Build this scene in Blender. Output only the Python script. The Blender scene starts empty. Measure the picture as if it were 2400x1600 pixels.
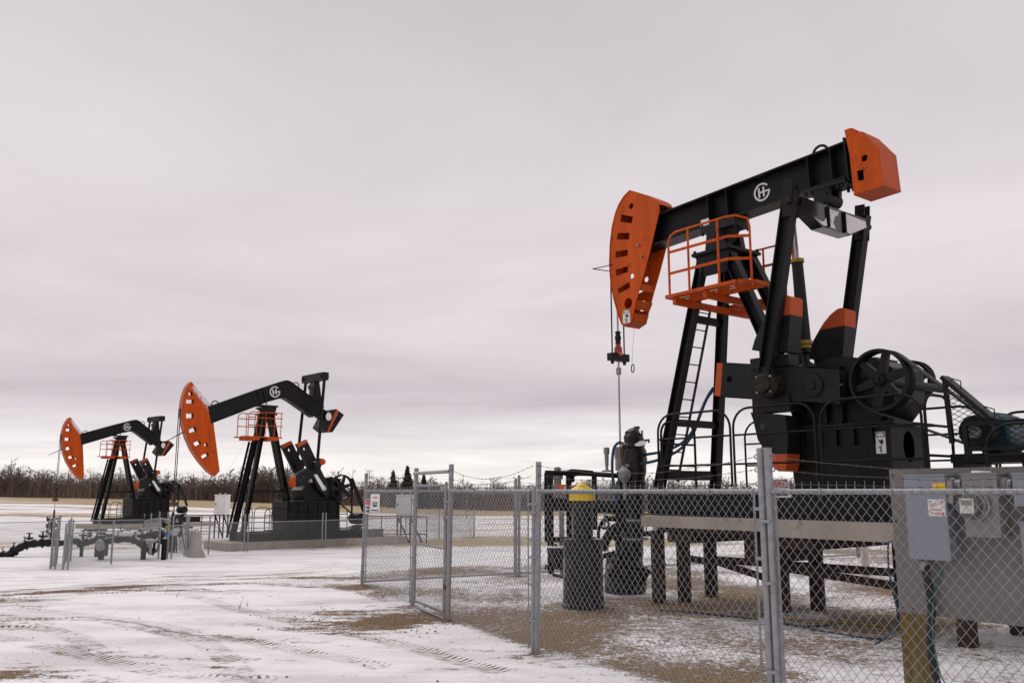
import bpy, bmesh, math, random
import numpy as np
from mathutils import Vector, Matrix
from mathutils.geometry import tessellate_polygon
random.seed(7); rng = np.random.default_rng(7)
sc = bpy.context.scene
col = sc.collection
R = math.radians

# ------------------------------------------------------------------ camera, sky, sun, exposure
FPX = 2050.0                                   # focal length in pixels of the 2400 px wide photograph
PITCH = math.atan(350 / FPX)
EYE = np.array([0.0, 0.0, 1.8])
cam_d = bpy.data.cameras.new('camera'); cam = bpy.data.objects.new('camera', cam_d); col.objects.link(cam)
cam.location = EYE; cam.rotation_euler = (math.pi / 2 + PITCH, 0, 0)
cam_d.sensor_width = 36; cam_d.lens = 36 * FPX / 2400
cam_d.clip_start = 0.1; cam_d.clip_end = 6000
sc.camera = cam

SUN_AZ, SUN_EL = R(-28), R(48)                 # bright part of the overcast: ahead, a little left
w = bpy.data.worlds.new('World'); sc.world = w; w.use_nodes = True
nt = w.node_tree; nt.nodes.clear()
def wn(t, **k):
    n = nt.nodes.new(t)
    for a, b in k.items(): setattr(n, a, b)
    return n
def wl(a, b): nt.links.new(a, b)
def wmath(op, a, b=None, c=None, clamp=False):
    n = wn('ShaderNodeMath', operation=op, use_clamp=clamp)
    for i, v in enumerate((a, b, c)):
        if v is None: continue
        if isinstance(v, (int, float)): n.inputs[i].default_value = v
        else: wl(v, n.inputs[i])
    return n.outputs[0]
out = wn('ShaderNodeOutputWorld'); bg = wn('ShaderNodeBackground')
sky = wn('ShaderNodeTexSky', sky_type='NISHITA', sun_disc=False, sun_elevation=SUN_EL, sun_rotation=SUN_AZ, air_density=1.6, dust_density=4.0, altitude=600)
tc = wn('ShaderNodeTexCoord'); sep = wn('ShaderNodeSeparateXYZ'); wl(tc.outputs['Generated'], sep.inputs[0])
zc = wmath('MAXIMUM', sep.outputs[2], 0.0)
den = wmath('ADD', zc, 0.055)
cx = wmath('DIVIDE', sep.outputs[0], den); cy = wmath('DIVIDE', sep.outputs[1], den)
cmb = wn('ShaderNodeCombineXYZ'); wl(cx, cmb.inputs[0]); wl(cy, cmb.inputs[1])
def wnoise(scale, detail, rough, offs=(0, 0, 0), sx=1, sy=1, dist=0.0):
    m = wn('ShaderNodeMapping'); m.inputs['Location'].default_value = offs; m.inputs['Scale'].default_value = (sx, sy, 1)
    wl(cmb.outputs[0], m.inputs['Vector'])
    n = wn('ShaderNodeTexNoise'); n.inputs['Scale'].default_value = scale; n.inputs['Detail'].default_value = detail
    n.inputs['Roughness'].default_value = rough; n.inputs['Distortion'].default_value = dist
    wl(m.outputs[0], n.inputs['Vector']); return n.outputs['Fac']
n1 = wnoise(0.34, 5, 0.55, (3.1, 1.7, 0), 0.8, 1.0, 0.9)
n2 = wnoise(0.62, 5, 0.55, (9.2, 4.4, 0), 0.9, 1.1, 0.6)
# overall brightness with elevation: bright strip at the horizon, slightly greyer overhead
ramp = wn('ShaderNodeValToRGB'); wl(zc, ramp.inputs[0])
cr = ramp.color_ramp
cr.elements[0].position = 0.0; cr.elements[0].color = (0.93, 0.89, 0.855, 1)
cr.elements[1].position = 1.0; cr.elements[1].color = (0.55, 0.53, 0.535, 1)
for pos, c in ((0.035, (0.94, 0.895, 0.87)), (0.06, (0.80, 0.755, 0.765)), (0.10, (0.60, 0.548, 0.585)), (0.16, (0.70, 0.644, 0.672)), (0.25, (0.765, 0.705, 0.73)), (0.36, (0.74, 0.695, 0.712)), (0.5, (0.665, 0.638, 0.648))):
    e = cr.elements.new(pos); e.color = (*c, 1)
cl = wmath('MULTIPLY_ADD', n1, 1.0, 0.50)
cl2 = wmath('MULTIPLY_ADD', n2, 0.45, 0.775)
cm = wmath('MULTIPLY', cl, cl2)
mul = wn('ShaderNodeMix', data_type='RGBA', blend_type='MULTIPLY'); mul.inputs['Factor'].default_value = 1
wl(ramp.outputs[0], mul.inputs['A'])
tint = wn('ShaderNodeMix', data_type='RGBA'); tint.inputs['A'].default_value = (0.78, 0.765, 0.79, 1); tint.inputs['B'].default_value = (1.20, 1.20, 1.19, 1)
wl(wmath('MULTIPLY_ADD', cm, 1.5, -1.0, clamp=True), tint.inputs['Factor'])
wl(tint.outputs['Result'], mul.inputs['B'])
skys = wn('ShaderNodeMix', data_type='RGBA', blend_type='MULTIPLY'); skys.inputs['Factor'].default_value = 1
wl(sky.outputs[0], skys.inputs['A']); skys.inputs['B'].default_value = (0.05, 0.05, 0.05, 1)
mixs = wn('ShaderNodeMix', data_type='RGBA'); mixs.inputs['Factor'].default_value = 0.985   # cloud cover over the clear sky
wl(skys.outputs['Result'], mixs.inputs['A']); wl(mul.outputs['Result'], mixs.inputs['B'])
wl(mixs.outputs['Result'], bg.inputs['Color']); bg.inputs['Strength'].default_value = 1.05
wl(bg.outputs[0], out.inputs['Surface'])

sun_d = bpy.data.lights.new('sun', 'SUN'); sun_d.energy = 1.45; sun_d.angle = R(45); sun_d.color = (1, 0.95, 0.9)
sun = bpy.data.objects.new('sun', sun_d); col.objects.link(sun)
sd = Vector((math.sin(SUN_AZ) * math.cos(SUN_EL), math.cos(SUN_AZ) * math.cos(SUN_EL), math.sin(SUN_EL)))
sun.rotation_euler = sd.to_track_quat('Z', 'Y').to_euler()
sc.render.engine = 'CYCLES'
vs = sc.view_settings; vs.view_transform = 'Standard'; vs.look = 'None'; vs.exposure = 0.0; vs.gamma = 1.0; vs.use_curve_mapping = False

# ------------------------------------------------------------------ survey helpers: read distances off the photograph
def ray(px, py):
    x = (px - 1200) / FPX; v = -(py - 800) / FPX
    return np.array([x, math.cos(PITCH) - v * math.sin(PITCH), math.sin(PITCH) + v * math.cos(PITCH)])
def on_z(px, py, z=0.0):
    d = ray(px, py); return EYE + d * ((z - EYE[2]) / d[2])
def at(px, py, Y):
    d = ray(px, py); return EYE + d * (Y / d[1])
class Frame:                                    # u: head to tail, w: away from the viewer, z: up
    def __init__(s, O, heading):
        h = R(heading); s.a = -np.array([math.sin(h), math.cos(h), 0]); s.l = np.array([-s.a[1], s.a[0], 0]); s.O = np.array(O, float)
        s.rz = math.atan2(s.a[1], s.a[0])
    def hit(s, px, py, w):
        d = ray(px, py); P0 = s.O + w * s.l; t = ((P0 - EYE) @ s.l) / (d @ s.l); P = EYE + t * d - s.O
        return float(P @ s.a), float(P[2])
    def p(s, px, py, w):
        u, z = s.hit(px, py, w); return (u, w, z)
    def poly(s, pts, w): return [s.hit(x, y, w) for x, y in pts]
    def loc(s, P):
        P = np.array(P, float) - s.O; return (float(P @ s.a), float(P @ s.l), float(P[2]))

# ------------------------------------------------------------------ materials
MAT = {}
def mat(name, color, rough=0.6, metal=0.0, var=0.25, scale=3.0, bump=0.0, bscale=40.0, wear=None, wear_amt=0.0, wear_scale=6.0, spec=0.4, streak=False):
    m = bpy.data.materials.new(name); m.use_nodes = True; t = m.node_tree; b = t.nodes['Principled BSDF']
    L = t.links.new
    co = t.nodes.new('ShaderNodeTexCoord')
    n = t.nodes.new('ShaderNodeTexNoise'); n.inputs['Scale'].default_value = scale; n.inputs['Detail'].default_value = 6; n.inputs['Roughness'].default_value = 0.65
    if streak:
        mp = t.nodes.new('ShaderNodeMapping'); mp.inputs['Scale'].default_value = (1, 1, 0.12); L(co.outputs['Object'], mp.inputs['Vector']); L(mp.outputs[0], n.inputs['Vector'])
    else: L(co.outputs['Object'], n.inputs['Vector'])
    r = t.nodes.new('ShaderNodeValToRGB'); L(n.outputs['Fac'], r.inputs[0])
    r.color_ramp.elements[0].position = 0.3; r.color_ramp.elements[1].position = 0.72
    r.color_ramp.elements[0].color = (*[c * (1 - var) for c in color], 1); r.color_ramp.elements[1].color = (*[min(1, c * (1 + var)) for c in color], 1)
    src = r.outputs[0]
    rg = t.nodes.new('ShaderNodeMath'); rg.operation = 'MULTIPLY_ADD'; L(n.outputs['Fac'], rg.inputs[0]); rg.inputs[1].default_value = 0.25; rg.inputs[2].default_value = max(0.02, rough - 0.125)
    rsrc = rg.outputs[0]
    if wear:
        n2 = t.nodes.new('ShaderNodeTexNoise'); n2.inputs['Scale'].default_value = wear_scale; n2.inputs['Detail'].default_value = 9; n2.inputs['Roughness'].default_value = 0.72
        L(co.outputs['Object'], n2.inputs['Vector'])
        r2 = t.nodes.new('ShaderNodeValToRGB'); L(n2.outputs['Fac'], r2.inputs[0])
        r2.color_ramp.elements[0].position = 0.68 - wear_amt * 0.3; r2.color_ramp.elements[1].position = 0.78 - wear_amt * 0.25
        r2.color_ramp.elements[0].color = (0, 0, 0, 1); r2.color_ramp.elements[1].color = (1, 1, 1, 1)
        mx = t.nodes.new('ShaderNodeMix'); mx.data_type = 'RGBA'; L(r2.outputs[0], mx.inputs['Factor']); L(src, mx.inputs['A']); mx.inputs['B'].default_value = (*wear, 1)
        src = mx.outputs['Result']
    L(src, b.inputs['Base Color']); L(rsrc, b.inputs['Roughness'])
    b.inputs['Metallic'].default_value = metal; b.inputs['Specular IOR Level'].default_value = spec
    if bump:
        nb = t.nodes.new('ShaderNodeTexNoise'); nb.inputs['Scale'].default_value = bscale; nb.inputs['Detail'].default_value = 5; L(co.outputs['Object'], nb.inputs['Vector'])
        bp = t.nodes.new('ShaderNodeBump'); bp.inputs['Strength'].default_value = bump; bp.inputs['Distance'].default_value = 0.02; L(nb.outputs['Fac'], bp.inputs['Height']); L(bp.outputs[0], b.inputs['Normal'])
    MAT[name] = m; return m
mat('black_paint', (0.006, 0.0058, 0.006), 0.45, 0, 0.45, 2.2, 0.15, 30, (0.024, 0.018, 0.014), 0.22, 5, spec=0.2)
mat('black_cast', (0.0105, 0.011, 0.0122), 0.5, 0, 0.45, 3, 0.35, 45, (0.032, 0.023, 0.016), 0.25, 7, spec=0.22)
mat('black_plastic', (0.0085, 0.0085, 0.010), 0.36, 0, 0.4, 9, 0.9, 14, (0.02, 0.02, 0.023), 0.3, 4, spec=0.3)
mat('orange_paint', (0.52, 0.076, 0.0035), 0.5, 0, 0.22, 5, 0.1, 25, (0.24, 0.036, 0.008), 0.42, 4.5, spec=0.18, streak=True)
mat('orange_faded', (0.47, 0.085, 0.025), 0.6, 0, 0.18, 2.5, 0.1, 25, (0.60, 0.36, 0.28), 0.12, 9, spec=0.18)
mat('galvanized', (0.285, 0.29, 0.31), 0.42, 0.55, 0.22, 14, 0.12, 60, (0.20, 0.20, 0.215), 0.3, 9)
mat('wire', (0.36, 0.365, 0.38), 0.5, 0.4, 0.15, 8)
mat('rusty_wire', (0.10, 0.085, 0.08), 0.7, 0.3, 0.3, 12)
mat('steel_rod', (0.38, 0.37, 0.37), 0.3, 0.85, 0.15, 10)
mat('concrete', (0.37, 0.33, 0.275), 0.9, 0, 0.22, 2.4, 0.5, 30, (0.20, 0.165, 0.125), 0.35, 3, streak=True)
mat('pile_steel', (0.040, 0.024, 0.015), 0.8, 0, 0.5, 5, 0.5, 30, (0.085, 0.045, 0.022), 0.4, 6)
mat('rust', (0.12, 0.05, 0.022), 0.85, 0, 0.4, 9, 0.4, 40)
mat('yellow', (0.78, 0.56, 0.012), 0.45, 0, 0.12, 4, 0, 30, (0.45, 0.32, 0.03), 0.2, 9)
mat('yellow_dull', (0.30, 0.19, 0.02), 0.6, 0, 0.3, 8)
mat('grey_box', (0.235, 0.255, 0.30), 0.45, 0, 0.10, 3, 0, 30, (0.15, 0.16, 0.18), 0.15, 4, streak=True)
mat('grey_board', (0.185, 0.172, 0.163), 0.7, 0, 0.14, 2.5, 0.15, 60, (0.125, 0.122, 0.102), 0.3, 2)
mat('grey_meter', (0.215, 0.207, 0.215), 0.5, 0, 0.10, 3, 0, 30, (0.14, 0.13, 0.13), 0.2, 4, streak=True)
mat('wood_post', (0.165, 0.118, 0.034), 0.8, 0, 0.45, 22, 0.4, 50, (0.12, 0.09, 0.02), 0.3, 8, streak=True)
mat('blue_hose', (0.012, 0.05, 0.105), 0.35, 0, 0.2, 6)
mat('teal_wire', (0.03, 0.16, 0.15), 0.5, 0, 0.2, 6)
mat('motor_blue', (0.008, 0.042, 0.072), 0.4, 0, 0.3, 5, 0.1, 30, (0.02, 0.03, 0.035), 0.3, 6)
mat('white_paint', (0.74, 0.74, 0.75), 0.5, 0, 0.06, 3, 0, 30, (0.55, 0.54, 0.53), 0.15, 5)
mat('sign_white', (0.72, 0.71, 0.71), 0.4, 0, 0.05, 6)
mat('sign_red', (0.48, 0.018, 0.025), 0.4, 0, 0.08, 6)
mat('sign_black', (0.02, 0.02, 0.022), 0.5, 0, 0.1, 6)
mat('sign_yellow', (0.80, 0.50, 0.01), 0.4, 0, 0.05, 6)
mat('dirty_grey', (0.30, 0.29, 0.275), 0.6, 0.2, 0.3, 8, 0.2, 30, (0.12, 0.10, 0.085), 0.3, 9)
mat('red_paint', (0.40, 0.05, 0.03), 0.5, 0, 0.3, 8, 0, 30, (0.12, 0.04, 0.03), 0.4, 9)
mat('orange_valve', (0.72, 0.11, 0.02), 0.45, 0, 0.1, 5)
mat('glass_dark', (0.10, 0.10, 0.105), 0.12, 0, 0.1, 5, spec=0.6)
mat('lcd', (0.22, 0.23, 0.19), 0.3, 0, 0.08, 9)
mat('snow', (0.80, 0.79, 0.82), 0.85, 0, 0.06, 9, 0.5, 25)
mat('rubber', (0.022, 0.022, 0.022), 0.6, 0, 0.2, 9)
mat('bark', (0.16, 0.122, 0.105), 0.95, 0, 0.3, 0.25)
mat('bark_pale', (0.23, 0.195, 0.175), 0.95, 0, 0.25, 0.25)
mat('wood_mass', (0.165, 0.125, 0.106), 0.97, 0, 0.5, 0.035, spec=0.05)
mat('wood_pale', (0.26, 0.215, 0.19), 0.97, 0, 0.3, 0.05, spec=0.05)
mat('conifer', (0.022, 0.030, 0.018), 0.9, 0, 0.4, 0.6)
mat('conifer_brown', (0.075, 0.055, 0.042), 0.9, 0, 0.4, 0.6)
mat('dry_grass', (0.30, 0.215, 0.115), 0.9, 0, 0.35, 0.8)
mat('stone', (0.14, 0.10, 0.07), 0.9, 0, 0.35, 2)
mat('black_gloss', (0.012, 0.012, 0.013), 0.12, 0, 0.3, 3, 0.05, 6, spec=0.8)
mat('dirty_white', (0.62, 0.61, 0.58), 0.5, 0, 0.12, 8)
mat('white_dirty', (0.62, 0.58, 0.53), 0.6, 0, 0.15, 5, 0, 30, (0.4, 0.35, 0.3), 0.2, 6)
mat('snow_dust', (0.62, 0.61, 0.63), 0.8, 0, 0.25, 12, 0.3, 30)
mat('barrier_grey', (0.36, 0.345, 0.315), 0.9, 0, 0.12, 3, 0.3, 25, (0.26, 0.24, 0.21), 0.2, 4)
mat('motor_bright', (0.02, 0.12, 0.35), 0.45, 0, 0.1, 5)
mat('orange_frost2', (0.47, 0.12, 0.06), 0.6, 0, 0.25, 6, 0, 30, (0.72, 0.66, 0.66), 0.3, 9)
mat('pin_cast', (0.016, 0.0135, 0.011), 0.55, 0, 0.4, 6, 0.3, 40, (0.075, 0.035, 0.016), 0.45, 9, spec=0.2)
def frosted(name, color):
    """orange paint with a dusting of wind-blown snow clinging to the upper rear edge"""
    m = mat(name, color, 0.5, 0, 0.2, 5, 0.1, 25, (0.26, 0.04, 0.008), 0.35, 4, spec=0.18, streak=True); t = m.node_tree; b = t.nodes['Principled BSDF']; L = t.links.new
    base = b.inputs['Base Color'].links[0].from_socket
    at_ = t.nodes.new('ShaderNodeAttribute'); at_.attribute_name = 'frost'
    co = t.nodes.new('ShaderNodeTexCoord'); n = t.nodes.new('ShaderNodeTexNoise'); n.inputs['Scale'].default_value = 9; n.inputs['Detail'].default_value = 8; n.inputs['Roughness'].default_value = 0.7
    L(co.outputs['Object'], n.inputs['Vector'])
    a = t.nodes.new('ShaderNodeMath'); a.operation = 'ADD'; L(at_.outputs['Fac'], a.inputs[0]); L(n.outputs['Fac'], a.inputs[1])
    s = t.nodes.new('ShaderNodeMapRange'); s.inputs['From Min'].default_value = 0.95; s.inputs['From Max'].default_value = 1.25; L(a.outputs[0], s.inputs['Value'])
    mx = t.nodes.new('ShaderNodeMix'); mx.data_type = 'RGBA'; L(s.outputs[0], mx.inputs['Factor']); L(base, mx.inputs['A']); mx.inputs['B'].default_value = (0.78, 0.76, 0.78, 1)
    L(mx.outputs['Result'], b.inputs['Base Color'])
frosted('orange_frost', (0.52, 0.072, 0.0035))

# ------------------------------------------------------------------ mesh building helpers
def V(p): return Vector((float(p[0]), float(p[1]), float(p[2])))
class MB:
    def __init__(s): s.v = []; s.f = []
    def add(s, vs_, fs):
        o = len(s.v); s.v += [tuple(map(float, v)) for v in vs_]; s.f += [tuple(i + o for i in f) for f in fs]; return s
    def box(s, x0, x1, y0, y1, z0, z1):
        return s.add([(x0, y0, z0), (x1, y0, z0), (x1, y1, z0), (x0, y1, z0), (x0, y0, z1), (x1, y0, z1), (x1, y1, z1), (x0, y1, z1)],
                     [(3, 2, 1, 0), (4, 5, 6, 7), (0, 1, 5, 4), (1, 2, 6, 5), (2, 3, 7, 6), (3, 0, 4, 7)])
    def bar(s, p0, p1, a, b, side=(0, 1, 0)):
        """rectangular bar p0 to p1: a across along side, b along the third direction"""
        p0, p1 = V(p0), V(p1); d = (p1 - p0).normalized(); sv = V(side); sv = (sv - d * sv.dot(d)).normalized(); t = d.cross(sv)
        vs_ = []
        for p in (p0, p1):
            for i, j in ((-1, -1), (1, -1), (1, 1), (-1, 1)): vs_.append(p + sv * (a / 2 * i) + t * (b / 2 * j))
        return s.add(vs_, [(3, 2, 1, 0), (4, 5, 6, 7), (0, 1, 5, 4), (1, 2, 6, 5), (2, 3, 7, 6), (3, 0, 4, 7)])
    def hbeam(s, p0, p1, depth, width, side=(0, 1, 0), tf=0.02, tw=0.014):
        """I section: flanges of the given width lie along side, depth across"""
        p0, p1 = V(p0), V(p1); d = (p1 - p0).normalized(); sv = V(side); sv = (sv - d * sv.dot(d)).normalized(); t = d.cross(sv)
        o = t * (depth / 2 - tf / 2)
        s.bar(p0 + o, p1 + o, width, tf, side); s.bar(p0 - o, p1 - o, width, tf, side); s.bar(p0, p1, tw, depth - 2 * tf, side); return s
    def prism(s, poly, w0, w1, holes=()):
        """poly of (u,z) extruded along w"""
        loops = [list(poly)] + [list(h) for h in holes]
        tris = tessellate_polygon([[Vector((u, z, 0)) for u, z in l] for l in loops])
        flat = [q for l in loops for q in l]; n = len(flat)
        vs_ = [(u, w0, z) for u, z in flat] + [(u, w1, z) for u, z in flat]
        fs = [tuple(t) for t in tris] + [tuple(i + n for i in reversed(t)) for t in tris]
        o = 0
        for l in loops:
            k = len(l)
            for i in range(k): a, b = o + i, o + (i + 1) % k; fs.append((a, b, b + n, a + n))
            o += k
        return s.add(vs_, fs)
    def ribbon(s, poly, w0, w1, th=0.012, closed=False):
        """thin plate following an open outline poly of (u,z), spanning w0..w1"""
        k = len(poly); vs_ = []; fs = []
        for i, (u, z) in enumerate(poly):
            a = poly[max(i - 1, 0)]; b = poly[min(i + 1, k - 1)]; tx, tz = b[0] - a[0], b[1] - a[1]; L = math.hypot(tx, tz) or 1
            nx, nz = -tz / L * th / 2, tx / L * th / 2
            vs_ += [(u + nx, w0, z + nz), (u + nx, w1, z + nz), (u - nx, w1, z - nz), (u - nx, w0, z - nz)]
        for i in range(k - 1):
            o = i * 4
            for j in range(4): fs.append((o + j, o + (j + 1) % 4, o + 4 + (j + 1) % 4, o + 4 + j))
        fs += [(0, 1, 2, 3), (k * 4 - 1, k * 4 - 2, k * 4 - 3, k * 4 - 4)]
        return s.add(vs_, fs)
    def tube(s, pts, r, n=8, caps=True, closed=False):
        pts = [V(p) for p in pts]; k = len(pts); rr = r if isinstance(r, (list, tuple)) else [r] * k
        tang = []
        for i in range(k):
            if closed: t = pts[(i + 1) % k] - pts[(i - 1) % k]
            else:
                t = (pts[min(i + 1, k - 1)] - pts[max(i - 1, 0)])
                if t.length < 1e-9: t = pts[min(i + 2, k - 1)] - pts[max(i - 2, 0)]
            tang.append(t.normalized())
        up = Vector((0, 0, 1)) if abs(tang[0].z) < 0.9 else Vector((1, 0, 0))
        a = (up - tang[0] * up.dot(tang[0])).normalized(); vs_ = []; fs = []
        for i in range(k):
            a = (a - tang[i] * a.dot(tang[i])).normalized(); b = tang[i].cross(a)
            for j in range(n):
                t = 2 * math.pi * j / n; vs_.append(pts[i] + (a * math.cos(t) + b * math.sin(t)) * rr[i])
        for i in range(k if closed else k - 1):
            for j in range(n):
                p, q = i * n, ((i + 1) % k) * n; fs.append((p + j, p + (j + 1) % n, q + (j + 1) % n, q + j))
        if caps and not closed: fs += [tuple(range(n - 1, -1, -1)), tuple((k - 1) * n + j for j in range(n))]
        return s.add(vs_, fs)
    def wrapped(s, pts, r, n=26, fold=.07, seed=0, strap=5):
        """loosely wrapped tube: folds run along and around it, pinched where it is strapped"""
        k = len(pts); o = len(s.v); s.tube(pts, r, n); P = [V(p) for p in pts]; q = np.random.default_rng(seed); ph = q.uniform(0, 6.28, 6)
        for i in range(k):
            pin = 1 - .10 * (i % strap == 0)
            for j in range(n):
                t = 2 * math.pi * j / n; f = math.sin(3 * t + ph[0] + i * .55) * .5 + math.sin(7 * t + ph[1] - i * .8) * .35 + math.sin(2 * t + ph[2] + i * 1.3) * .4 + q.normal(0, .25)
                v = V(s.v[o + i * n + j]); s.v[o + i * n + j] = tuple(P[i] + (v - P[i]) * (pin + fold * f))
        return s
    def cyl(s, p0, p1, r, r1=None, n=16): return s.tube([p0, p1], [r, r if r1 is None else r1], n)
    def turned(s, base, prof, n=18, axis=(0, 0, 1)):
        """turned shape: prof is a list of (radius, distance along the axis)"""
        b = V(base); d = V(axis).normalized(); return s.tube_raw([b + d * h for _, h in prof], [max(r, 1e-4) for r, _ in prof], d, n)
    def tube_raw(s, pts, rr, d, n):
        up = Vector((0, 0, 1)) if abs(d.z) < 0.9 else Vector((1, 0, 0)); a = (up - d * up.dot(d)).normalized(); b = d.cross(a); k = len(pts); vs_ = []; fs = []
        for p, r in zip(pts, rr):
            for j in range(n):
                t = 2 * math.pi * j / n; vs_.append(p + (a * math.cos(t) + b * math.sin(t)) * r)
        for i in range(k - 1):
            for j in range(n): fs.append((i * n + j, i * n + (j + 1) % n, (i + 1) * n + (j + 1) % n, (i + 1) * n + j))
        fs += [tuple(range(n - 1, -1, -1)), tuple((k - 1) * n + j for j in range(n))]
        return s.add(vs_, fs)
    def ring(s, c, axis, Rm, r, n=28, m=8, squash=1.0):
        c = V(c); d = V(axis).normalized(); up = Vector((0, 0, 1)) if abs(d.z) < 0.9 else Vector((1, 0, 0)); a = (up - d * up.dot(d)).normalized(); b = d.cross(a); vs_ = []; fs = []
        for i in range(n):
            t = 2 * math.pi * i / n; e = a * math.cos(t) + b * math.sin(t)
            for j in range(m):
                q = 2 * math.pi * j / m; vs_.append(c + e * (Rm + r * math.cos(q)) + d * (r * squash * math.sin(q)))
        for i in range(n):
            for j in range(m): fs.append((i * m + j, i * m + (j + 1) % m, ((i + 1) % n) * m + (j + 1) % m, ((i + 1) % n) * m + j))
        return s.add(vs_, fs)
    def build(s, name, m, parent=None, kind=None, label=None, smooth=35):
        me = bpy.data.meshes.new(name); me.from_pydata(s.v, [], s.f)
        if len(s.f) < 60000:
            bm = bmesh.new(); bm.from_mesh(me); bmesh.ops.recalc_face_normals(bm, faces=bm.faces); bm.to_mesh(me); bm.free()
        if smooth:
            me.polygons.foreach_set('use_smooth', [True] * len(me.polygons)); me.set_sharp_from_angle(angle=R(smooth))
        me.materials.append(MAT[m]); o = bpy.data.objects.new(name, me); col.objects.link(o)
        if parent is not None: o.parent = parent
        if kind: o['kind'] = kind
        if label: o['label'] = label
        return o
def tag(o, label, cat, group=None):
    o['label'] = label; o['category'] = cat
    if group: o['group'] = group
    return o
def thing(name, label, cat, loc=(0, 0, 0), rz=0.0, group=None):
    o = bpy.data.objects.new(name, None); col.objects.link(o); o.location = tuple(map(float, loc)); o.rotation_euler = (0, 0, rz)
    o.empty_display_size = 0.3
    return tag(o, label, cat, group)
def text_mesh(body, size, name, m, parent, M, extrude=0.0, align='CENTER'):
    c = bpy.data.curves.new(name, 'FONT'); c.body = body; c.size = size; c.align_x = align; c.align_y = 'CENTER'; c.extrude = extrude
    o = bpy.data.objects.new(name, c); col.objects.link(o); dg = bpy.context.evaluated_depsgraph_get()
    me = bpy.data.meshes.new_from_object(o.evaluated_get(dg)); bpy.data.objects.remove(o); me.transform(M); me.materials.clear(); me.materials.append(MAT[m])
    r = bpy.data.objects.new(name, me); col.objects.link(r); r.parent = parent; return r
def circ(u, z, ru, rz=None, n=18):
    rz = rz or ru; return [(u + ru * math.cos(2 * math.pi * i / n), z + rz * math.sin(2 * math.pi * i / n)) for i in range(n)]
def smooth_pts(pts, n=6):
    """Catmull-Rom through the points"""
    P = [np.array(p, float) for p in pts]; P = [2 * P[0] - P[1]] + P + [2 * P[-1] - P[-2]]; o = []
    for i in range(1, len(P) - 2):
        for j in range(n):
            t = j / n; o.append(0.5 * ((2 * P[i]) + (-P[i - 1] + P[i + 1]) * t + (2 * P[i - 1] - 5 * P[i] + 4 * P[i + 1] - P[i + 2]) * t * t + (-P[i - 1] + 3 * P[i] - 3 * P[i + 1] + P[i + 2]) * t ** 3))
    o.append(P[-2]); return o
def sstep(a, b, x): t = np.clip((x - a) / (b - a), 0, 1); return t * t * (3 - 2 * t)
def vnoise(x, y, seed=0):
    """smooth value noise on numpy arrays"""
    xi = np.floor(x).astype(np.int64); yi = np.floor(y).astype(np.int64); xf = x - xi; yf = y - yi
    def h(i, j):
        n = (i * 374761393 + j * 668265263 + seed * 974711) & 0x7fffffff; n = ((n ^ (n >> 13)) * 1274126177) & 0x7fffffff; return (n ^ (n >> 16)) % 10007 / 10007.0
    u = xf * xf * (3 - 2 * xf); v = yf * yf * (3 - 2 * yf)
    return (h(xi, yi) * (1 - u) + h(xi + 1, yi) * u) * (1 - v) + (h(xi, yi + 1) * (1 - u) + h(xi + 1, yi + 1) * u) * v
def fbm(x, y, seed=0, o=4):
    s = 0; a = 0.5
    for i in range(o): s = s + a * vnoise(x * 2 ** i, y * 2 ** i, seed + i); a *= 0.5
    return s
# ------------------------------------------------------------------ fixed points of the site
FL, G2, G1, FB = (on_z(848, 1371), on_z(966, 1420), on_z(1049, 1454), on_z(1255, 1528))
FR = np.array([*at(1795, 1150, 7.51)[:2], 0]); fdir = (FR - FB) / np.linalg.norm(FR - FB)
FE = FR + fdir * 3.4
P1 = on_z(1213, 1350); P2 = np.array([3.42, 21.2, 0]); P3 = np.array([6.5, 23.0, 0]); P4 = np.array([9.6, 24.85, 0])
NEAR = Frame((*at(1690, 1150, 14.6)[:2], 0), -38)
MID = Frame((*at(640, 1270, 42)[:2], 0), -132)
FAR = Frame((-28.04, 64.31, -0.04), -139)

# ------------------------------------------------------------------ ground
XW = [-900, -149, -85, -38, -10, 60, 900]; ZW = [0.3, 0.08, -0.68, -1.96, -2.9, -3.0, -3.0]
def wood_y(x): return np.where(x < 0, 217 - 0.25 * x, 217 - 0.12 * x)
def ground_z(X, Y):
    X = np.asarray(X, float); Y = np.asarray(Y, float)
    t = -0.6 * X + 0.8 * (Y - 14)
    z = -0.80 * sstep(5.0, 19.0, t) - 0.65 * sstep(34, 54, t)
    z = z + 0.05 * sstep(7, 14, t) * (fbm(X * .35, Y * .35, 3) - .5) * 2
    zf = np.interp(X, XW, ZW)
    z = z * (1 - sstep(75, 190, Y)) + zf * sstep(75, 190, Y)
    z = z + (fbm(X * .06 + 9, Y * .06, 11) - .47) * 0.5 * sstep(50, 90, Y)
    near = 1 - sstep(25, 40, Y)
    z = z + near * ((fbm(X * .8, Y * .8, 5) - .47) * 0.06)
    return z
def gz(x, y): return float(ground_z(np.array([x]), np.array([y]))[0])
def axis(segs):
    o = []
    for a, b, n in segs: o += list(np.linspace(a, b, n, endpoint=False))
    return np.array(o + [segs[-1][1]])
gx = axis([(-2500, -400, 14), (-400, -90, 32), (-90, -30, 60), (-30, -9.5, 80), (-9.5, 5, 230), (5, 14, 60), (14, 60, 50), (60, 300, 30), (300, 2500, 14)])
gy = axis([(-60, 2, 16), (2, 6.5, 20), (6.5, 19, 210), (19, 30, 90), (30, 50, 80), (50, 110, 90), (110, 300, 80), (300, 4000, 20)])
GX, GY = np.meshgrid(gx, gy)
GZ = ground_z(GX, GY)
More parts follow.
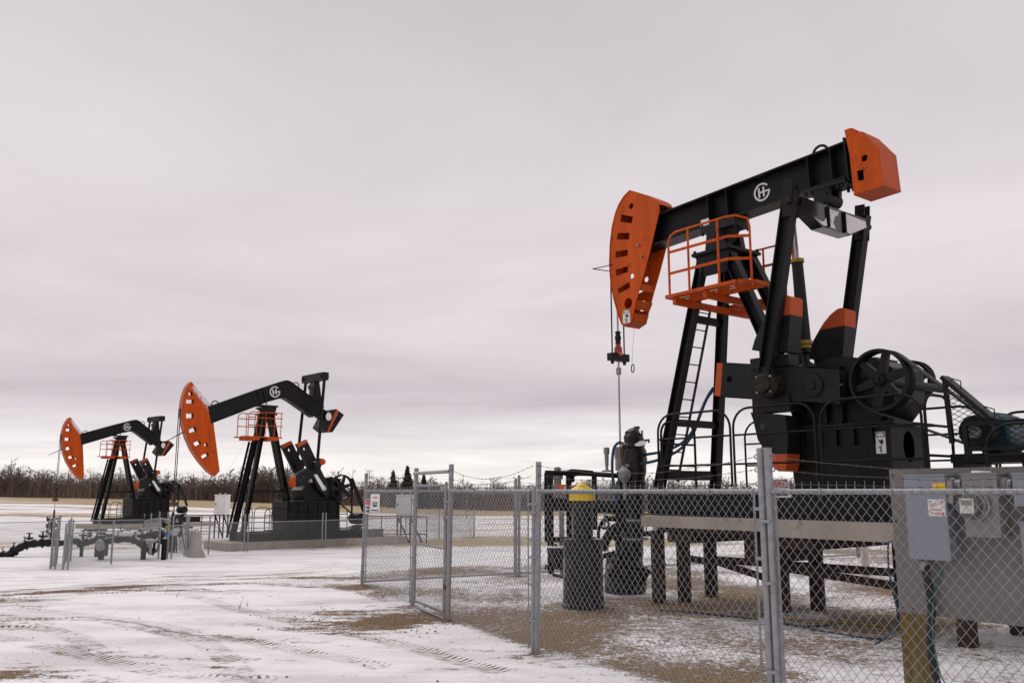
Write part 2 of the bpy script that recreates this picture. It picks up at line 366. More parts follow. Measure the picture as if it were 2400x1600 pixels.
def blob(px, py, ru, rv, ang=0.0):
    c = on_z(px, py, 0.0); a = R(ang); dx, dy = GX - c[0], GY - c[1]
    u = dx * math.cos(a) + dy * math.sin(a); v = -dx * math.sin(a) + dy * math.cos(a)
    return np.exp(-((u / ru) ** 2 + (v / rv) ** 2))
dirt = 0.10 + 0.26 * (fbm(GX * .5 + 4, GY * .22, 21) - .47) * 2
# road strip on the left: wheel-swept bare lines
rd = GX * 0.55 + GY * 0.83                      # across the road
road = sstep(-1.0, -4.0, GX + 0.18 * (GY - 14)) * (1 - sstep(24, 30, GY))
dirt += road * .03; dirt += road * 0.62 * (fbm((GX - GY * 0.35) * 0.35, (GY + GX * 0.38) * 1.9, 31) - .46) * 2
for b in ((905, 1454, 1.05, .62, 60, .62), (785, 1436, .8, .45, 40, .42), (960, 1462, .6, .4, 60, .26), (730, 1428, .5, .4, 0, .15), (851, 1377, .28, .22, 0, .5),
          (60, 1378, 3.4, .55, 45, .42), (20, 1360, 2.6, .5, 45, .40), (230, 1372, 2.6, .35, 46, .34), (330, 1330, 3.4, .35, 50, .40), (420, 1366, 2.4, .25, 46, .26), (650, 1350, 2.0, .2, 48, .2), (160, 1400, 1.6, .25, 40, .2), (500, 1348, 3, .2, 48, .22), (-12, 1592, .15, .4, 0, .3), (170, 1500, .5, .5, 0, .2),
          (520, 1402, .5, .25, 20, .26), (330, 1502, .5, .3, 10, .22), (700, 1500, .8, .3, 10, .1), (1150, 1335, 1.6, .5, 30, .2)):
    dirt += b[5] * blob(*b[:5])
# inside the near enclosure: grass and gravel showing through
enc = sstep(0, .4, ((GX - FB[0]) * 0.86 + (GY - FB[1]) * 0.5)) * (1 - sstep(20, 23, -0.5 * GX + 0.86 * GY + 1.2))
dirt += enc * (0.35 + 0.62 * (fbm(GX * .55 + 2, GY * .55 + 7, 41) - .47) * 2)
dirt += enc * 0.12 * np.exp(-((GX - 1.6) ** 2 / 4 + (GY - 11.2) ** 2 / 2.2))
for u, wv in ((-0.2, -.8), (1.2, -.8), (2.6, -.7), (-.2, .6), (1.2, .6), (2.6, .6)):
    c = NEAR.O + u * NEAR.a + wv * NEAR.l; dirt += 0.28 * np.exp(-(((GX - c[0]) / .6) ** 2 + ((GY - c[1]) / .6) ** 2))
# beyond: stubble bands across the field
fld = sstep(21, 34, GY - 0.25 * GX)
band = fbm(GX * .018 + 3, GY * .11, 51, 5)
dirt += fld * (.22 * (fbm(GX * .5, GY * 1.1, 63) - .47) * 2 + 1.35 * (band - .445) * 2 * sstep(24, 45, GY) + 0.06)
brk = np.clip(-.2 + 2.6 * (fbm(GX * .35, GY * 1.3, 61) - .2), 0, 1.6)
dirt += brk * 0.30 * np.exp(-((GY - (27 + 0.28 * (GX + 3))) / 1.6) ** 2) * sstep(-7, -2, GX) + brk * 0.26 * np.exp(-((GY - (34 + 0.2 * GX)) / 1.3) ** 2) * sstep(-6, 0, GX)
dw = wood_y(GX) - GY
dirt += 0.75 * sstep(75, 30, dw) * sstep(-160, -60, GX + GY * 0.0) + 0.62 * sstep(62, 22, dw)
straw = sstep(20, 40, GY - .2 * GX) * 0.85 + 0.12 + 0.10 * enc
for P_ in (FL, G2, G1, FB, FR, P1, P2): dirt += .34 * np.exp(-(((GX - P_[0]) / .2) ** 2 + ((GY - P_[1]) / .2) ** 2))
# wheel tracks (arc length along, distance across)
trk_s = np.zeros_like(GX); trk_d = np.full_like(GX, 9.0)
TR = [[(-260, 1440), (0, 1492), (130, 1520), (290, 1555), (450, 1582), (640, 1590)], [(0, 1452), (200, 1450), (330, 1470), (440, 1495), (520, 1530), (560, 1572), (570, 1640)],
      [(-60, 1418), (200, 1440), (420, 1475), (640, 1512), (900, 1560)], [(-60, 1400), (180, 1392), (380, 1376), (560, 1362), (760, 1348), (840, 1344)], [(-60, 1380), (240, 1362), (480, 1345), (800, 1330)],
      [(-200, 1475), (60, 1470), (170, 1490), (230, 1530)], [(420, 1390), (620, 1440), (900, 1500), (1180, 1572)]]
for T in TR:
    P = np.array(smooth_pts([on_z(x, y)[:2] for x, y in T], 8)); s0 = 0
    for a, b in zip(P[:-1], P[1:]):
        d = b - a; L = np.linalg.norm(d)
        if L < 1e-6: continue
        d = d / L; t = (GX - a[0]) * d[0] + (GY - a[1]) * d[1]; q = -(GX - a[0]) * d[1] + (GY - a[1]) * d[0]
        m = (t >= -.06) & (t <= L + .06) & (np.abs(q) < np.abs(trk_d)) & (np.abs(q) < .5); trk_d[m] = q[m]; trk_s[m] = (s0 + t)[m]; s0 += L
ny, nx = GX.shape
verts = np.stack([GX, GY, GZ], -1).reshape(-1, 3)
idx = np.arange(ny * nx).reshape(ny, nx)
faces = np.stack([idx[:-1, :-1], idx[:-1, 1:], idx[1:, 1:], idx[1:, :-1]], -1).reshape(-1, 4)
def mesh_np(name, v, f, mats, smooth=True):
    me = bpy.data.meshes.new(name); k = f.shape[1]
    me.vertices.add(len(v)); me.vertices.foreach_set('co', v.astype(np.float32).ravel())
    me.loops.add(f.size); me.loops.foreach_set('vertex_index', f.astype(np.int32).ravel())
    me.polygons.add(len(f)); me.polygons.foreach_set('loop_start', np.arange(0, f.size, k, dtype=np.int32)); me.polygons.foreach_set('loop_total', np.full(len(f), k, np.int32))
    me.update(calc_edges=True)
    if smooth: me.polygons.foreach_set('use_smooth', np.ones(len(f), bool))
    for m in mats: me.materials.append(m)
    return me
def obj_np(name, me, parent=None, kind=None):
    o = bpy.data.objects.new(name, me); col.objects.link(o); o.parent = parent
    if kind: o['kind'] = kind
    return o
gm = bpy.data.materials.new('snowy_ground'); gm.use_nodes = True; t = gm.node_tree; b = t.nodes['Principled BSDF']; L_ = t.links.new
def gn(tp, **k):
    n = t.nodes.new(tp)
    for a, c in k.items(): setattr(n, a, c)
    return n
def gmath(op, a, b_=None, c=None, clamp=False):
    n = gn('ShaderNodeMath', operation=op, use_clamp=clamp)
    for i, v in enumerate((a, b_, c)):
        if v is None: continue
        if isinstance(v, (int, float)): n.inputs[i].default_value = v
        else: L_(v, n.inputs[i])
    return n.outputs[0]
def gattr(nm): n = gn('ShaderNodeAttribute', attribute_name=nm); return n.outputs['Fac']
tco = gn('ShaderNodeTexCoord')
def gnoise(scale, detail=6, rough=.6, sx=1, sy=1, rot=0.0, off=0.0):
    mp = gn('ShaderNodeMapping'); mp.inputs['Scale'].default_value = (sx, sy, 1); mp.inputs['Rotation'].default_value = (0, 0, rot); mp.inputs['Location'].default_value = (off, off * .7, 0)
    L_(tco.outputs['Object'], mp.inputs[0]); n = gn('ShaderNodeTexNoise'); n.inputs['Scale'].default_value = scale; n.inputs['Detail'].default_value = detail; n.inputs['Roughness'].default_value = rough; L_(mp.outputs[0], n.inputs['Vector']); return n.outputs['Fac']
def grange(v, a, c, lo=0.0, hi=1.0, sm=True):
    n = gn('ShaderNodeMapRange', interpolation_type='SMOOTHSTEP' if sm else 'LINEAR'); L_(v, n.inputs['Value'])
    for k, q in zip(('From Min', 'From Max', 'To Min', 'To Max'), (a, c, lo, hi)): n.inputs[k].default_value = q
    return n.outputs[0]
def gmix(f, A, B):
    n = gn('ShaderNodeMix', data_type='RGBA')
    if isinstance(f, (int, float)): n.inputs['Factor'].default_value = f
    else: L_(f, n.inputs['Factor'])
    for k, q in (('A', A), ('B', B)):
        if isinstance(q, tuple): n.inputs[k].default_value = (*q, 1)
        else: L_(q, n.inputs[k])
    return n.outputs['Result']
nE = gnoise(13, 9, .82, off=2); nF = gnoise(30, 7, .72); nM = gnoise(6, 6, .65, off=3); nW = gnoise(3.2, 6, .6, .35, 1.3, -.35, 5); nS = gnoise(90, 4, .7)
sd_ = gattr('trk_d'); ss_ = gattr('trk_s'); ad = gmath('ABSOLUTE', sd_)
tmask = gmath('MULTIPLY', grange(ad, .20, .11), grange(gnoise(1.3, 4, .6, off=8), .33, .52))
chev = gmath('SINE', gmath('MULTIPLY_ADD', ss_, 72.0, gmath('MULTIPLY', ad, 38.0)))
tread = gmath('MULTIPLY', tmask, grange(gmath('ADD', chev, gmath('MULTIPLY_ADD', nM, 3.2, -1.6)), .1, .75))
val = gmath('ADD', gattr('dirt'), gmath('MULTIPLY_ADD', nF, 1.35, -.675))
val = gmath('ADD', val, gmath('MULTIPLY_ADD', nM, 1.0, -.5))
val = gmath('ADD', val, gmath('MULTIPLY', gmath('SUBTRACT', 1.0, gattr('enc')), gmath('MULTIPLY_ADD', nW, 1.3, -.65)))
val = gmath('ADD', val, gmath('MULTIPLY', gattr('enc'), gmath('MULTIPLY_ADD', nE, 2.0, -1.0)))
val = gmath('ADD', val, gmath('MULTIPLY', tread, .46))  # treads coloured dark as bared soil, also standing in for weak groove shadow
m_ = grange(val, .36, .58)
soil = gmix(grange(nM, .35, .65), (.120, .062, .029), (.225, .130, .062)); soil = gmix(grange(nS, .4, .65), soil, (.10, .07, .045))
strw = gmix(grange(nF, .35, .65), (.30, .225, .125), (.46, .36, .225))
soil = gmix(gattr('straw'), soil, strw)
thin = grange(gnoise(.55, 8, .62, .6, 1.6, -.6, 1), .36, .58)
snowc = gmix(thin, (.67, .64, .665), (.895, .87, .895)); snowc = gmix(grange(nS, .30, .75, 0, .22), snowc, (.70, .68, .68))
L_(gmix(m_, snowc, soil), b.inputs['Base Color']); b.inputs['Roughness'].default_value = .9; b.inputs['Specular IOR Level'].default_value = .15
hgt = gmath('ADD', gmath('MULTIPLY', nF, .35), gmath('MULTIPLY', nM, .8)); hgt = gmath('ADD', hgt, gmath('MULTIPLY', tread, -2.2)); hgt = gmath('ADD', hgt, gmath('MULTIPLY', nW, 2.0)); hgt = gmath('ADD', hgt, gmath('MULTIPLY', m_, .35))
bp = gn('ShaderNodeBump'); bp.inputs['Strength'].default_value = .75; bp.inputs['Distance'].default_value = .03; L_(hgt, bp.inputs['Height']); L_(bp.outputs[0], b.inputs['Normal'])
me = mesh_np('ground', verts, faces, [gm])
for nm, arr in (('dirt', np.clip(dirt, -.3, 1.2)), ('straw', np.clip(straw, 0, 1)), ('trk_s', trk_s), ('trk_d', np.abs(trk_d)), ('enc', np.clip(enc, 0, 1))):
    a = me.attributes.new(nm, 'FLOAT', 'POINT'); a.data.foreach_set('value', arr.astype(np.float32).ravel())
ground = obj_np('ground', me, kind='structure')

# ------------------------------------------------------------------ trees: the far wood and the trees that stand out of it
def slivers(P, Q, w0, w1, axis_=None):
    """flat tapering twigs from P to Q as quads, widths w0 to w1"""
    d = Q - P; s = np.stack([d[:, 2], rng.normal(0, .3, len(d)) * np.abs(d[:, 2]), -d[:, 0]], -1); s /= (np.linalg.norm(s, axis=1, keepdims=True) + 1e-9)
    v = np.stack([P - s * w0 / 2, P + s * w0 / 2, Q + s * w1 / 2, Q - s * w1 / 2], 1)
    return v
def bare_tree_parts(h, spread, n1=11, n2=6, n3=5, tw=1.0, stems=1):
    """trunk and limbs as thin tapering tubes (trunk) and twig quads (crown)"""
    trunk = MB(); tips = []; quads = []
    for k in range(stems):
        ox, oy = (rng.normal(0, .35, 2) if stems > 1 else (0, 0)); lean = rng.normal(0, .05, 2)
        pts = [(ox + lean[0] * h * q + rng.normal(0, .03) * h * q * .4, oy + lean[1] * h * q, h * q) for q in (0, .18, .36, .55, .74, .9)]
        r0 = .018 * h * tw; trunk.tube(pts, [r0 * (1 - q * .85) for q in (0, .18, .36, .55, .74, .9)], 5)
        P = np.array(pts)
        for i in range(n1):
            f = rng.uniform(.22, .98); q = f * .9; b0 = np.array([np.interp(q, (0, .18, .36, .55, .74, .9), P[:, j]) for j in range(3)])
            an = rng.uniform(0, 2 * np.pi); ln = spread * h * (1.05 - f * .65) * rng.uniform(.6, 1.1); up = rng.uniform(.45, 1.1)
            e = b0 + ln * np.array([np.cos(an), np.sin(an), up]); quads.append((b0, e, .010 * h * tw, .004 * h * tw))
            for j in range(n2):
                g = rng.uniform(.25, 1); c0 = b0 + (e - b0) * g; a2 = an + rng.normal(0, .8); l2 = ln * rng.uniform(.3, .55)
                e2 = c0 + l2 * np.array([np.cos(a2), np.sin(a2), rng.uniform(.3, 1.3)]); quads.append((c0, e2, .0055 * h * tw, .0025 * h * tw))
                for m in range(n3):
                    g2 = rng.uniform(.2, 1); d0 = c0 + (e2 - c0) * g2; a3 = a2 + rng.normal(0, .9); l3 = l2 * rng.uniform(.3, .6)
                    quads.append((d0, d0 + l3 * np.array([np.cos(a3), np.sin(a3), rng.uniform(.2, 1.4)]), .0034 * h * tw, .0016 * h * tw))
    A = np.array([q[0] for q in quads]); B = np.array([q[1] for q in quads]); wa = np.array([[q[2]] for q in quads]); wb = np.array([[q[3]] for q in quads])
    return trunk, slivers(A, B, wa, wb)
TEMPL = []
for k in range(10):
    tr, q = bare_tree_parts(1.0, rng.uniform(.16, .26), 12, 5, 4, 1.25)
    st = [((0, 0, 0), (rng.normal(0, .03), rng.normal(0, .03), .92))]
    A = np.array([s[0] for s in st], float); B = np.array([s[1] for s in st], float)
    TEMPL.append(np.concatenate([q, slivers(A, B, np.array([[.030]]), np.array([[.010]]))]))
W = []
nt_ = 3400
for k in range(nt_):
    x = rng.uniform(-215, 165); dpt = abs(rng.normal(0, 17)); y = float(wood_y(np.array(x))) + dpt
    h = rng.uniform(5.2, 8.4) + (rng.random() < .12) * rng.uniform(.5, 2.0); h *= (.42 + 1.15 * float(fbm(np.array([x * .085]), np.array([3.3]), 77)[0])) + .08 * (x < -60)
    T = TEMPL[k % 10]; a = rng.uniform(0, 2 * np.pi); c, s = np.cos(a), np.sin(a)
    v = T.copy(); vx, vy = v[..., 0] * c - v[..., 1] * s, v[..., 0] * s + v[..., 1] * c
    W.append(np.stack([vx * h * 1.15 + x, vy * h * 1.15 + y, v[..., 2] * h + gz(x, y) - .2], -1))
# low scrub along the edge and under the trees
ns = 34000; x = rng.uniform(-215, 165, ns); y = wood_y(x) + rng.uniform(-1.5, 40, ns); z = ground_z(x, y); hh = rng.uniform(.8, 4.6, ns)
A = np.stack([x, y, z - .1], -1); B = A + np.stack([rng.normal(0, .5, ns), rng.normal(0, .4, ns), hh], -1)
W.append(slivers(A, B, rng.uniform(.10, .26, (ns, 1)), np.full((ns, 1), .03)))
Wv = np.concatenate(W).reshape(-1, 3); wf = np.arange(len(Wv)).reshape(-1, 4)
wood_me = mesh_np('distant_wood', Wv, wf, [MAT['wood_mass'], MAT['wood_pale']], False)
mi = np.concatenate([np.full(len(q_), 1 if rng.random() < .22 else 0, np.int32) for q_ in W[:-1]] + [np.zeros(len(W[-1]), np.int32)]); wood_me.polygons.foreach_set('material_index', mi)
wood = obj_np('distant_wood', wood_me, kind='stuff'); tag(wood, 'brown leafless wood along the far edge of the field', 'wood')
def bare_tree(px, py_top, off, label, pale=False, spread=.2, stems=1, tw=1.0):
    d = ray(px, 1150); x = 0.0
    for _ in range(12):
        Y = float(wood_y(np.array(x))) + off; x = d[0] / d[1] * Y
    z0 = gz(x, Y); h = at(px, py_top, Y)[2] - z0
    o = thing('bare_tree', label, 'tree', (x, Y, z0 - .1), rng.uniform(0, 6), 'bare trees standing above the far wood')
    tr, q = bare_tree_parts(h, spread, 14, 6, 5, tw, stems); m = 'bark_pale' if pale else 'bark'
    tr.build('trunk', m, o); obj_np('crown', mesh_np('crown', q.reshape(-1, 3), np.arange(q.size // 3).reshape(-1, 4), [MAT[m]], False), o); return o
bare_tree(828, 1088, -3, 'pale bare tree just left of the tall spruces, behind the leftmost fence post', True, .22, 1, .9)
bare_tree(868, 1092, -2, 'bare tree between the leftmost fence post and the brown spruce', True, .2, 2, .8)
bare_tree(785, 1093, -2, 'bare round-crowned tree above the pump sheave of the middle pump', False, .28, 2)
bare_tree(212, 1090, -3, 'slender pale bare tree right of the farthest horsehead', True, .2, 1)
bare_tree(108, 1098, -2, 'bare tree breaking the skyline left of the farthest horsehead', False, .24, 1)
bare_tree(28, 1104, -2, 'forked bare tree at the far left end of the wood', False, .26, 2)
bare_tree(280, 1108, -1, 'bare tree behind the left leg of the farthest pump', False, .24, 1)
bare_tree(445, 1112, -2, 'broad bare tree right of the middle horsehead bridle', False, .26, 2)
bare_tree(545, 1110, -1, 'dense bare tree just left of the middle pump ladder', False, .3, 2)
bare_tree(735, 1104, -2, 'bare tree seen between the legs and the cranks of the middle pump', False, .24, 1)
bare_tree(1010, 1103, -2, 'bare tree right of the spruces, seen through the gate', False, .22, 1)
bare_tree(1085, 1106, -2, 'bare tree rising above the wood right of the gate', False, .22, 1)
bare_tree(1150, 1112, -2, 'small bare tree left of the paired back fence posts', False, .24, 1)
bare_tree(1375, 1121, -2, 'small bare tree over the yellow capped drum', False, .25, 1)
bare_tree(1590, 1124, -2, 'small bare tree seen between the near tower legs', False, .25, 1)
def spruce(px, py_top, off, label, m, w=.17):
    d = ray(px, 1150); x = 0.0
    for _ in range(12):
        Y = float(wood_y(np.array(x))) + off; x = d[0] / d[1] * Y
    z0 = gz(x, Y); h = at(px, py_top, Y)[2] - z0
    o = thing('spruce_tree', label, 'tree', (x, Y, z0 - .1), 0, 'spruces at the edge of the wood')
    MB().tube([(0, 0, 0), (0.05, 0, h * .5), (0, 0, h * .98)], [.02 * h, .012 * h, .002 * h], 6).build('trunk', 'bark', o)
    n = 1500; f = rng.random(n) ** .8; f = np.round(f * 17) / 17 + rng.normal(0, .012, n); an = rng.uniform(0, 2 * np.pi, n); rad = (w * h) * (1 - f) ** .85 * rng.uniform(.35, 1.08, n) * (0.8 + .35 * np.sin(an * 3 + f * 20))
    A = np.stack([0 * f, 0 * f, h * (.06 + .92 * f)], -1); A[:, 0] += rad * .35 * np.cos(an); A[:, 1] += rad * .35 * np.sin(an)
    B = np.stack([rad * np.cos(an), rad * np.sin(an), h * (.06 + .92 * f) - .22 * rad], -1)
    q = slivers(A, B, np.full((n, 1), .032 * h), np.full((n, 1), .012 * h)); s = rng.normal(0, .012 * h, (n, 1, 3)); q = q + s
    obj_np('crown', mesh_np('crown', q.reshape(-1, 3), np.arange(n * 4).reshape(-1, 4), [MAT[m]], False), o)
spruce(954, 1086, -4, 'tallest dark green spruce at the wood edge, left of the gate', 'conifer', .30)
spruce(921, 1098, -3, 'brownish spruce left of the tallest dark spruce', 'conifer_brown', .32)
spruce(993, 1106, -2, 'short dark spruce showing just right of the left gate post', 'conifer', .3)

# ------------------------------------------------------------------ dry grass and stones on the near ground
n = 30000; x = rng.uniform(-7, 6, n); y = rng.uniform(6.8, 21, n)
pr = np.clip(0.04 + .9 * ((x - FB[0]) * .86 + (y - FB[1]) * .5 > .25) * (fbm(x * .55 + 2, y * .55 + 7, 41) > .44) * 1.0, 0, 1) * .8
kp = rng.random(n) < pr; x, y = x[kp], y[kp]; n = len(x); z = ground_z(x, y)
A = np.stack([x, y, z - .004], -1); B = A + np.stack([rng.normal(0, .022, n), rng.normal(0, .022, n), rng.uniform(.008, .035, n)], -1)
q = slivers(A, B, np.full((n, 1), .006), np.full((n, 1), .001))
gr = obj_np('dry_grass', mesh_np('dry_grass', q.reshape(-1, 3), np.arange(n * 4).reshape(-1, 4), [MAT['dry_grass']], False), kind='stuff'); tag(gr, 'short dry grass poking through thin snow in the fenced yard', 'grass')
sb = MB()
for k in range(70):
    x, y = rng.uniform(-8, 3), rng.uniform(7, 20); r = rng.uniform(.006, .022); z = gz(x, y)
    p = [(x + r * math.cos(a) * rng.uniform(.7, 1.2), y + r * math.sin(a) * rng.uniform(.7, 1.2), z) for a in np.linspace(0, 6.28, 6)[:5]]
    sb.add(p + [(x, y, z + r * .9)], [(0, 1, 5), (1, 2, 5), (2, 3, 5), (3, 4, 5), (4, 0, 5)])
for k in range(520):
    c = on_z(*((905, 1452), (790, 1436), (960, 1462), (60, 1378), (230, 1372))[k % 5]); x, y = c[0] + rng.normal(0, .55), c[1] + rng.normal(0, .5); r = rng.uniform(.006, .024); z = gz(x, y)
    p = [(x + r * math.cos(a) * rng.uniform(.6, 1.3), y + r * math.sin(a) * rng.uniform(.6, 1.3), z - .003) for a in np.linspace(0, 6.28, 6)[:5]]
    sb.add(p + [(x + rng.normal(0, r * .3), y, z + r * rng.uniform(.4, .9))], [(0, 1, 5), (1, 2, 5), (2, 3, 5), (3, 4, 5), (4, 0, 5)])
o = sb.build('gravel', 'stone', kind='stuff', smooth=0); tag(o, 'scattered pebbles and clods on the snowy track', 'gravel')
def weed(px, py, h, label, n=4):
    c = on_z(px, py); o = MB(); c[2] = gz(c[0], c[1])
    for k in range(n):
        a = rng.uniform(0, 6.28); l = h * rng.uniform(.5, 1)
        o.tube([(0, 0, 0), (.25 * l * math.cos(a), .25 * l * math.sin(a), l * .6), (.5 * l * math.cos(a), .5 * l * math.sin(a), l)], [.004, .003, .0015], 4)
    b_ = o.build('dry_weed', 'dry_grass'); b_.location = c; tag(b_, label, 'weed', 'dry weeds poking out of the snow')
weed(562, 1424, .16, 'dry weed stem upright in open snow left of the bare soil patch', 3); weed(580, 1418, .10, 'smaller dry weed stem just right of the upright one', 2)
weed(414, 1400, .12, 'dry weed stem by the wheel tracks left of centre', 2); weed(897, 1402, .14, 'dry weed at the foot of the fence left of the gate', 2)
weed(690, 1470, .06, 'low dry weed at the left edge of the bare soil patch', 3)
# ------------------------------------------------------------------ shared pump pieces
def logo(parent, c, s, w_, tilt=0.0, name='logo'):
    """ring shaped G with an H inside, standing just proud of the beam web"""
    mb = MB(); ca, sa = math.cos(tilt), math.sin(tilt)
    def T(pts): return [(c[0] + s * (x * ca - z * sa), c[1] + s * (x * sa + z * ca)) for x, z in pts]
    n = 30; a0, a1 = R(38), R(352)
    outer = [(math.cos(a0 + (a1 - a0) * i / n), math.sin(a0 + (a1 - a0) * i / n)) for i in range(n + 1)]
    inner = [(.80 * x, .80 * z) for x, z in reversed(outer)]
    mb.prism(T(outer + inner), w_, w_ - .006)
    mb.prism(T([(1.0, -.13), (1.0, .07), (.30, .07), (.30, -.10), (.80, -.10)]), w_ + .0005, w_ - .0055)
    for x in (-.46, .12): mb.prism(T([(x, -.55), (x + .20, -.55), (x + .20, .55), (x, .55)]), w_ + .001, w_ - .005)
    mb.prism(T([(-.28, -.10), (.14, -.10), (.14, .08), (-.28, .08)]), w_ + .0015, w_ - .0045)
    return mb.build(name, 'sign_white', parent, smooth=0, label='white round G and H emblem')
def wheel(parent, c, rad, wd, spokes, name, m='black_paint', side=-1, hub=.2, rim=.09):
    """spoked wheel lying in the u-z plane, width wd along w"""
    u, w_, z = c; root = MB()
    n = 48; prof = [(rad, -wd / 2), (rad, -wd * .42), (rad * .975, -wd * .36), (rad * .975, -wd * .26), (rad, -wd * .2), (rad * .975, -wd * .1), (rad * .975, wd * .05), (rad, wd * .1), (rad * .975, wd * .2), (rad * .975, wd * .3), (rad, wd * .38), (rad, wd / 2), (rad * (1 - rim), wd / 2), (rad * (1 - rim), -wd / 2)]
    k = len(prof); vs_ = []; fs = []
    for i in range(n):
        t = 2 * math.pi * i / n
        for r, a in prof: vs_.append((u + r * math.cos(t), w_ + a, z + r * math.sin(t)))
    for i in range(n):
        for j in range(k): fs.append((i * k + j, i * k + (j + 1) % k, ((i + 1) % n) * k + (j + 1) % k, ((i + 1) % n) * k + j))
    root.add(vs_, fs); o = root.build(name, m, parent)
    hb = MB(); hb.turned((u, w_ - wd * .48, z), [(rad * hub * .55, 0), (rad * hub * .6, -.02 * 0), (rad * hub, .03), (rad * hub, wd * .8)], 20, (0, 1, 0)); hb.turned((u, w_ - wd * .62, z), [(rad * .07, 0), (rad * .07, .1)], 14, (0, 1, 0)); hb.build('hub', m, o)
    for i in range(spokes):
        t = 2 * math.pi * (i + .25) / spokes; sp = MB(); ct, st = math.cos(t), math.sin(t); px_, pz = -st, ct
        r0, r1 = rad * hub * .8, rad * (1 - rim * .6); a0, a1 = rad * .15, rad * .10
        sp.prism([(u + r0 * ct - a0 * px_, z + r0 * st - a0 * pz), (u + r1 * ct - a1 * px_, z + r1 * st - a1 * pz), (u + r1 * ct + a1 * px_, z + r1 * st + a1 * pz), (u + r0 * ct + a0 * px_, z + r0 * st + a0 * pz)], w_ - wd * .22, w_ + wd * .14)
        sp.build('spoke', m, o)
    return o
def bolts(parent, pts, r=.016, h=.02, m='galvanized', axis=(0, -1, 0)):
    for p in pts:
        MB().turned(p, [(r, 0), (r, h)], 6, axis).build('bolt', m, parent)
def guard(parent, F, w_, u0, u1, z0, z1, rails=(.34, .67), r=.018, rc=.28, name='crank_guard', m='black_paint', w1=None):
    """bent pipe guard panel: one bent frame tube, level rails between"""
    w1 = w_ if w1 is None else w1
    def P(u, z): f = (u - u0) / (u1 - u0) if u1 != u0 else 0; return (u, w_ + (w1 - w_) * f, z)
    L = abs(u1 - u0); rc_ = min(rc, L * .45) * (1 if u1 > u0 else -1); rz_ = min(rc, L * .45)
    pts = [P(u0, z0), P(u0, z1 - rz_)] + [P(u0 + rc_ * (1 - math.cos(t)), z1 - rz_ + rz_ * math.sin(t)) for t in np.linspace(.25, 1.57, 6)] + [P(u1 - rc_ * (1 - math.cos(t)), z1 - rz_ + rz_ * math.sin(t)) for t in np.linspace(1.57, .25, 6)] + [P(u1, z1 - rz_), P(u1, z0)]
    o = MB().tube(pts, r, 8).build(name, m, parent)
    for f in rails:
        z = z0 + (z1 - z0) * f; MB().tube([P(u0, z), P(u1, z)], r * .85, 8).build('rail', m, o)
    return o
def warning_sign(parent, F, px0, py0, px1, py1, w_, name='warning_sign', head='sign_white'):
    """small white decal with a header oval and a falling-object pictogram"""
    u0, z1 = F.hit(px0, py0, w_); u1, z0 = F.hit(px1, py1, w_); o = MB().box(u0, u1, w_ - .004, w_, z0, z1).build(name, 'sign_white', parent)
    du, dz = u1 - u0, z1 - z0; X = lambda f: u0 + du * f; Z = lambda f: z0 + dz * f
    mb = MB(); mb.prism([(X(.04), Z(.97)), (X(.96), Z(.97)), (X(.96), Z(.76)), (X(.04), Z(.76))], w_ - .0055, w_ - .0035, [circ(X(.5), Z(.865), du * .42, dz * .075)]); mb.build('header', 'sign_black', o, smooth=0)
    mb = MB(); mb.prism([(X(.25), Z(.66)), (X(.5), Z(.60)), (X(.72), Z(.68)), (X(.80), Z(.52)), (X(.62), Z(.40)), (X(.45), Z(.46))], w_ - .006, w_ - .0035)
    mb.prism([(X(.38), Z(.05)), (X(.46), Z(.05)), (X(.50), Z(.16)), (X(.56), Z(.05)), (X(.63), Z(.05)), (X(.52), Z(.30)), (X(.66), Z(.34)), (X(.64), Z(.38)), (X(.34), Z(.30)), (X(.22), Z(.31)), (X(.22), Z(.27)), (X(.44), Z(.24))], w_ - .0061, w_ - .0036)
    mb.build('pictogram', 'sign_black', o, smooth=0); return o

# ------------------------------------------------------------------ the near pump jack
N = NEAR
pj = thing('pump_jack', 'large black and orange pump jack with straight beam behind the near chain-link fence', 'pump jack', N.O, N.rz, 'pump jacks on the lease')
def h(x, y, s=.236, ox=1380, oy=430): return (ox + s * x, oy + s * y)
# horsehead
WH = .20
out_px = [h(*q) for q in [(410, 70), (465, 86), (560, 118), (640, 150), (672, 172), (692, 205), (700, 262), (686, 340), (652, 480), (620, 620), (560, 850), (500, 1060), (450, 1250), (425, 1365), (350, 1418), (328, 1390), (285, 1270), (250, 1140), (220, 980), (208, 800), (215, 600), (235, 430), (268, 295), (300, 212), (350, 130)]]
hp = N.poly(out_px, -WH)
hol = [N.poly([h(*q) for q in r], -WH) for r in ([(322, 308), (440, 330), (425, 397), (308, 378)], [(285, 492), (405, 490), (400, 558), (275, 558)], [(262, 677), (387, 655), (387, 718), (264, 740)], [(265, 858), (388, 817), (390, 878), (272, 920)], [(285, 1047), (402, 975), (413, 1032), (297, 1095)])]
for x, y, r in ((420, 225, 30), (428, 922, 28), (390, 1190, 54)):
    c = N.hit(*h(x, y), -WH); c2 = N.hit(*h(x, y + r), -WH); hol.append(circ(c[0], c[1], c[1] - c2[1]))
hh_ = MB().prism(hp, -WH, -WH + .014, hol).build('horsehead', 'orange_paint', pj, label='orange horsehead with slots along its front edge')
MB().prism(hp, WH - .014, WH, hol).build('side_plate', 'orange_paint', hh_)
MB().ribbon([hp[0]] + hp[:14:-1] + [hp[14]], -WH - .015, WH + .015, .014).build('face_plate', 'orange_paint', hh_)
MB().ribbon([hp[13], hp[14]], -WH, WH, .012).build('bottom_plate', 'orange_faded', hh_)
MB().ribbon(hp[0:6], -WH + .015, WH - .015, .012).build('top_plate', 'orange_paint', hh_)
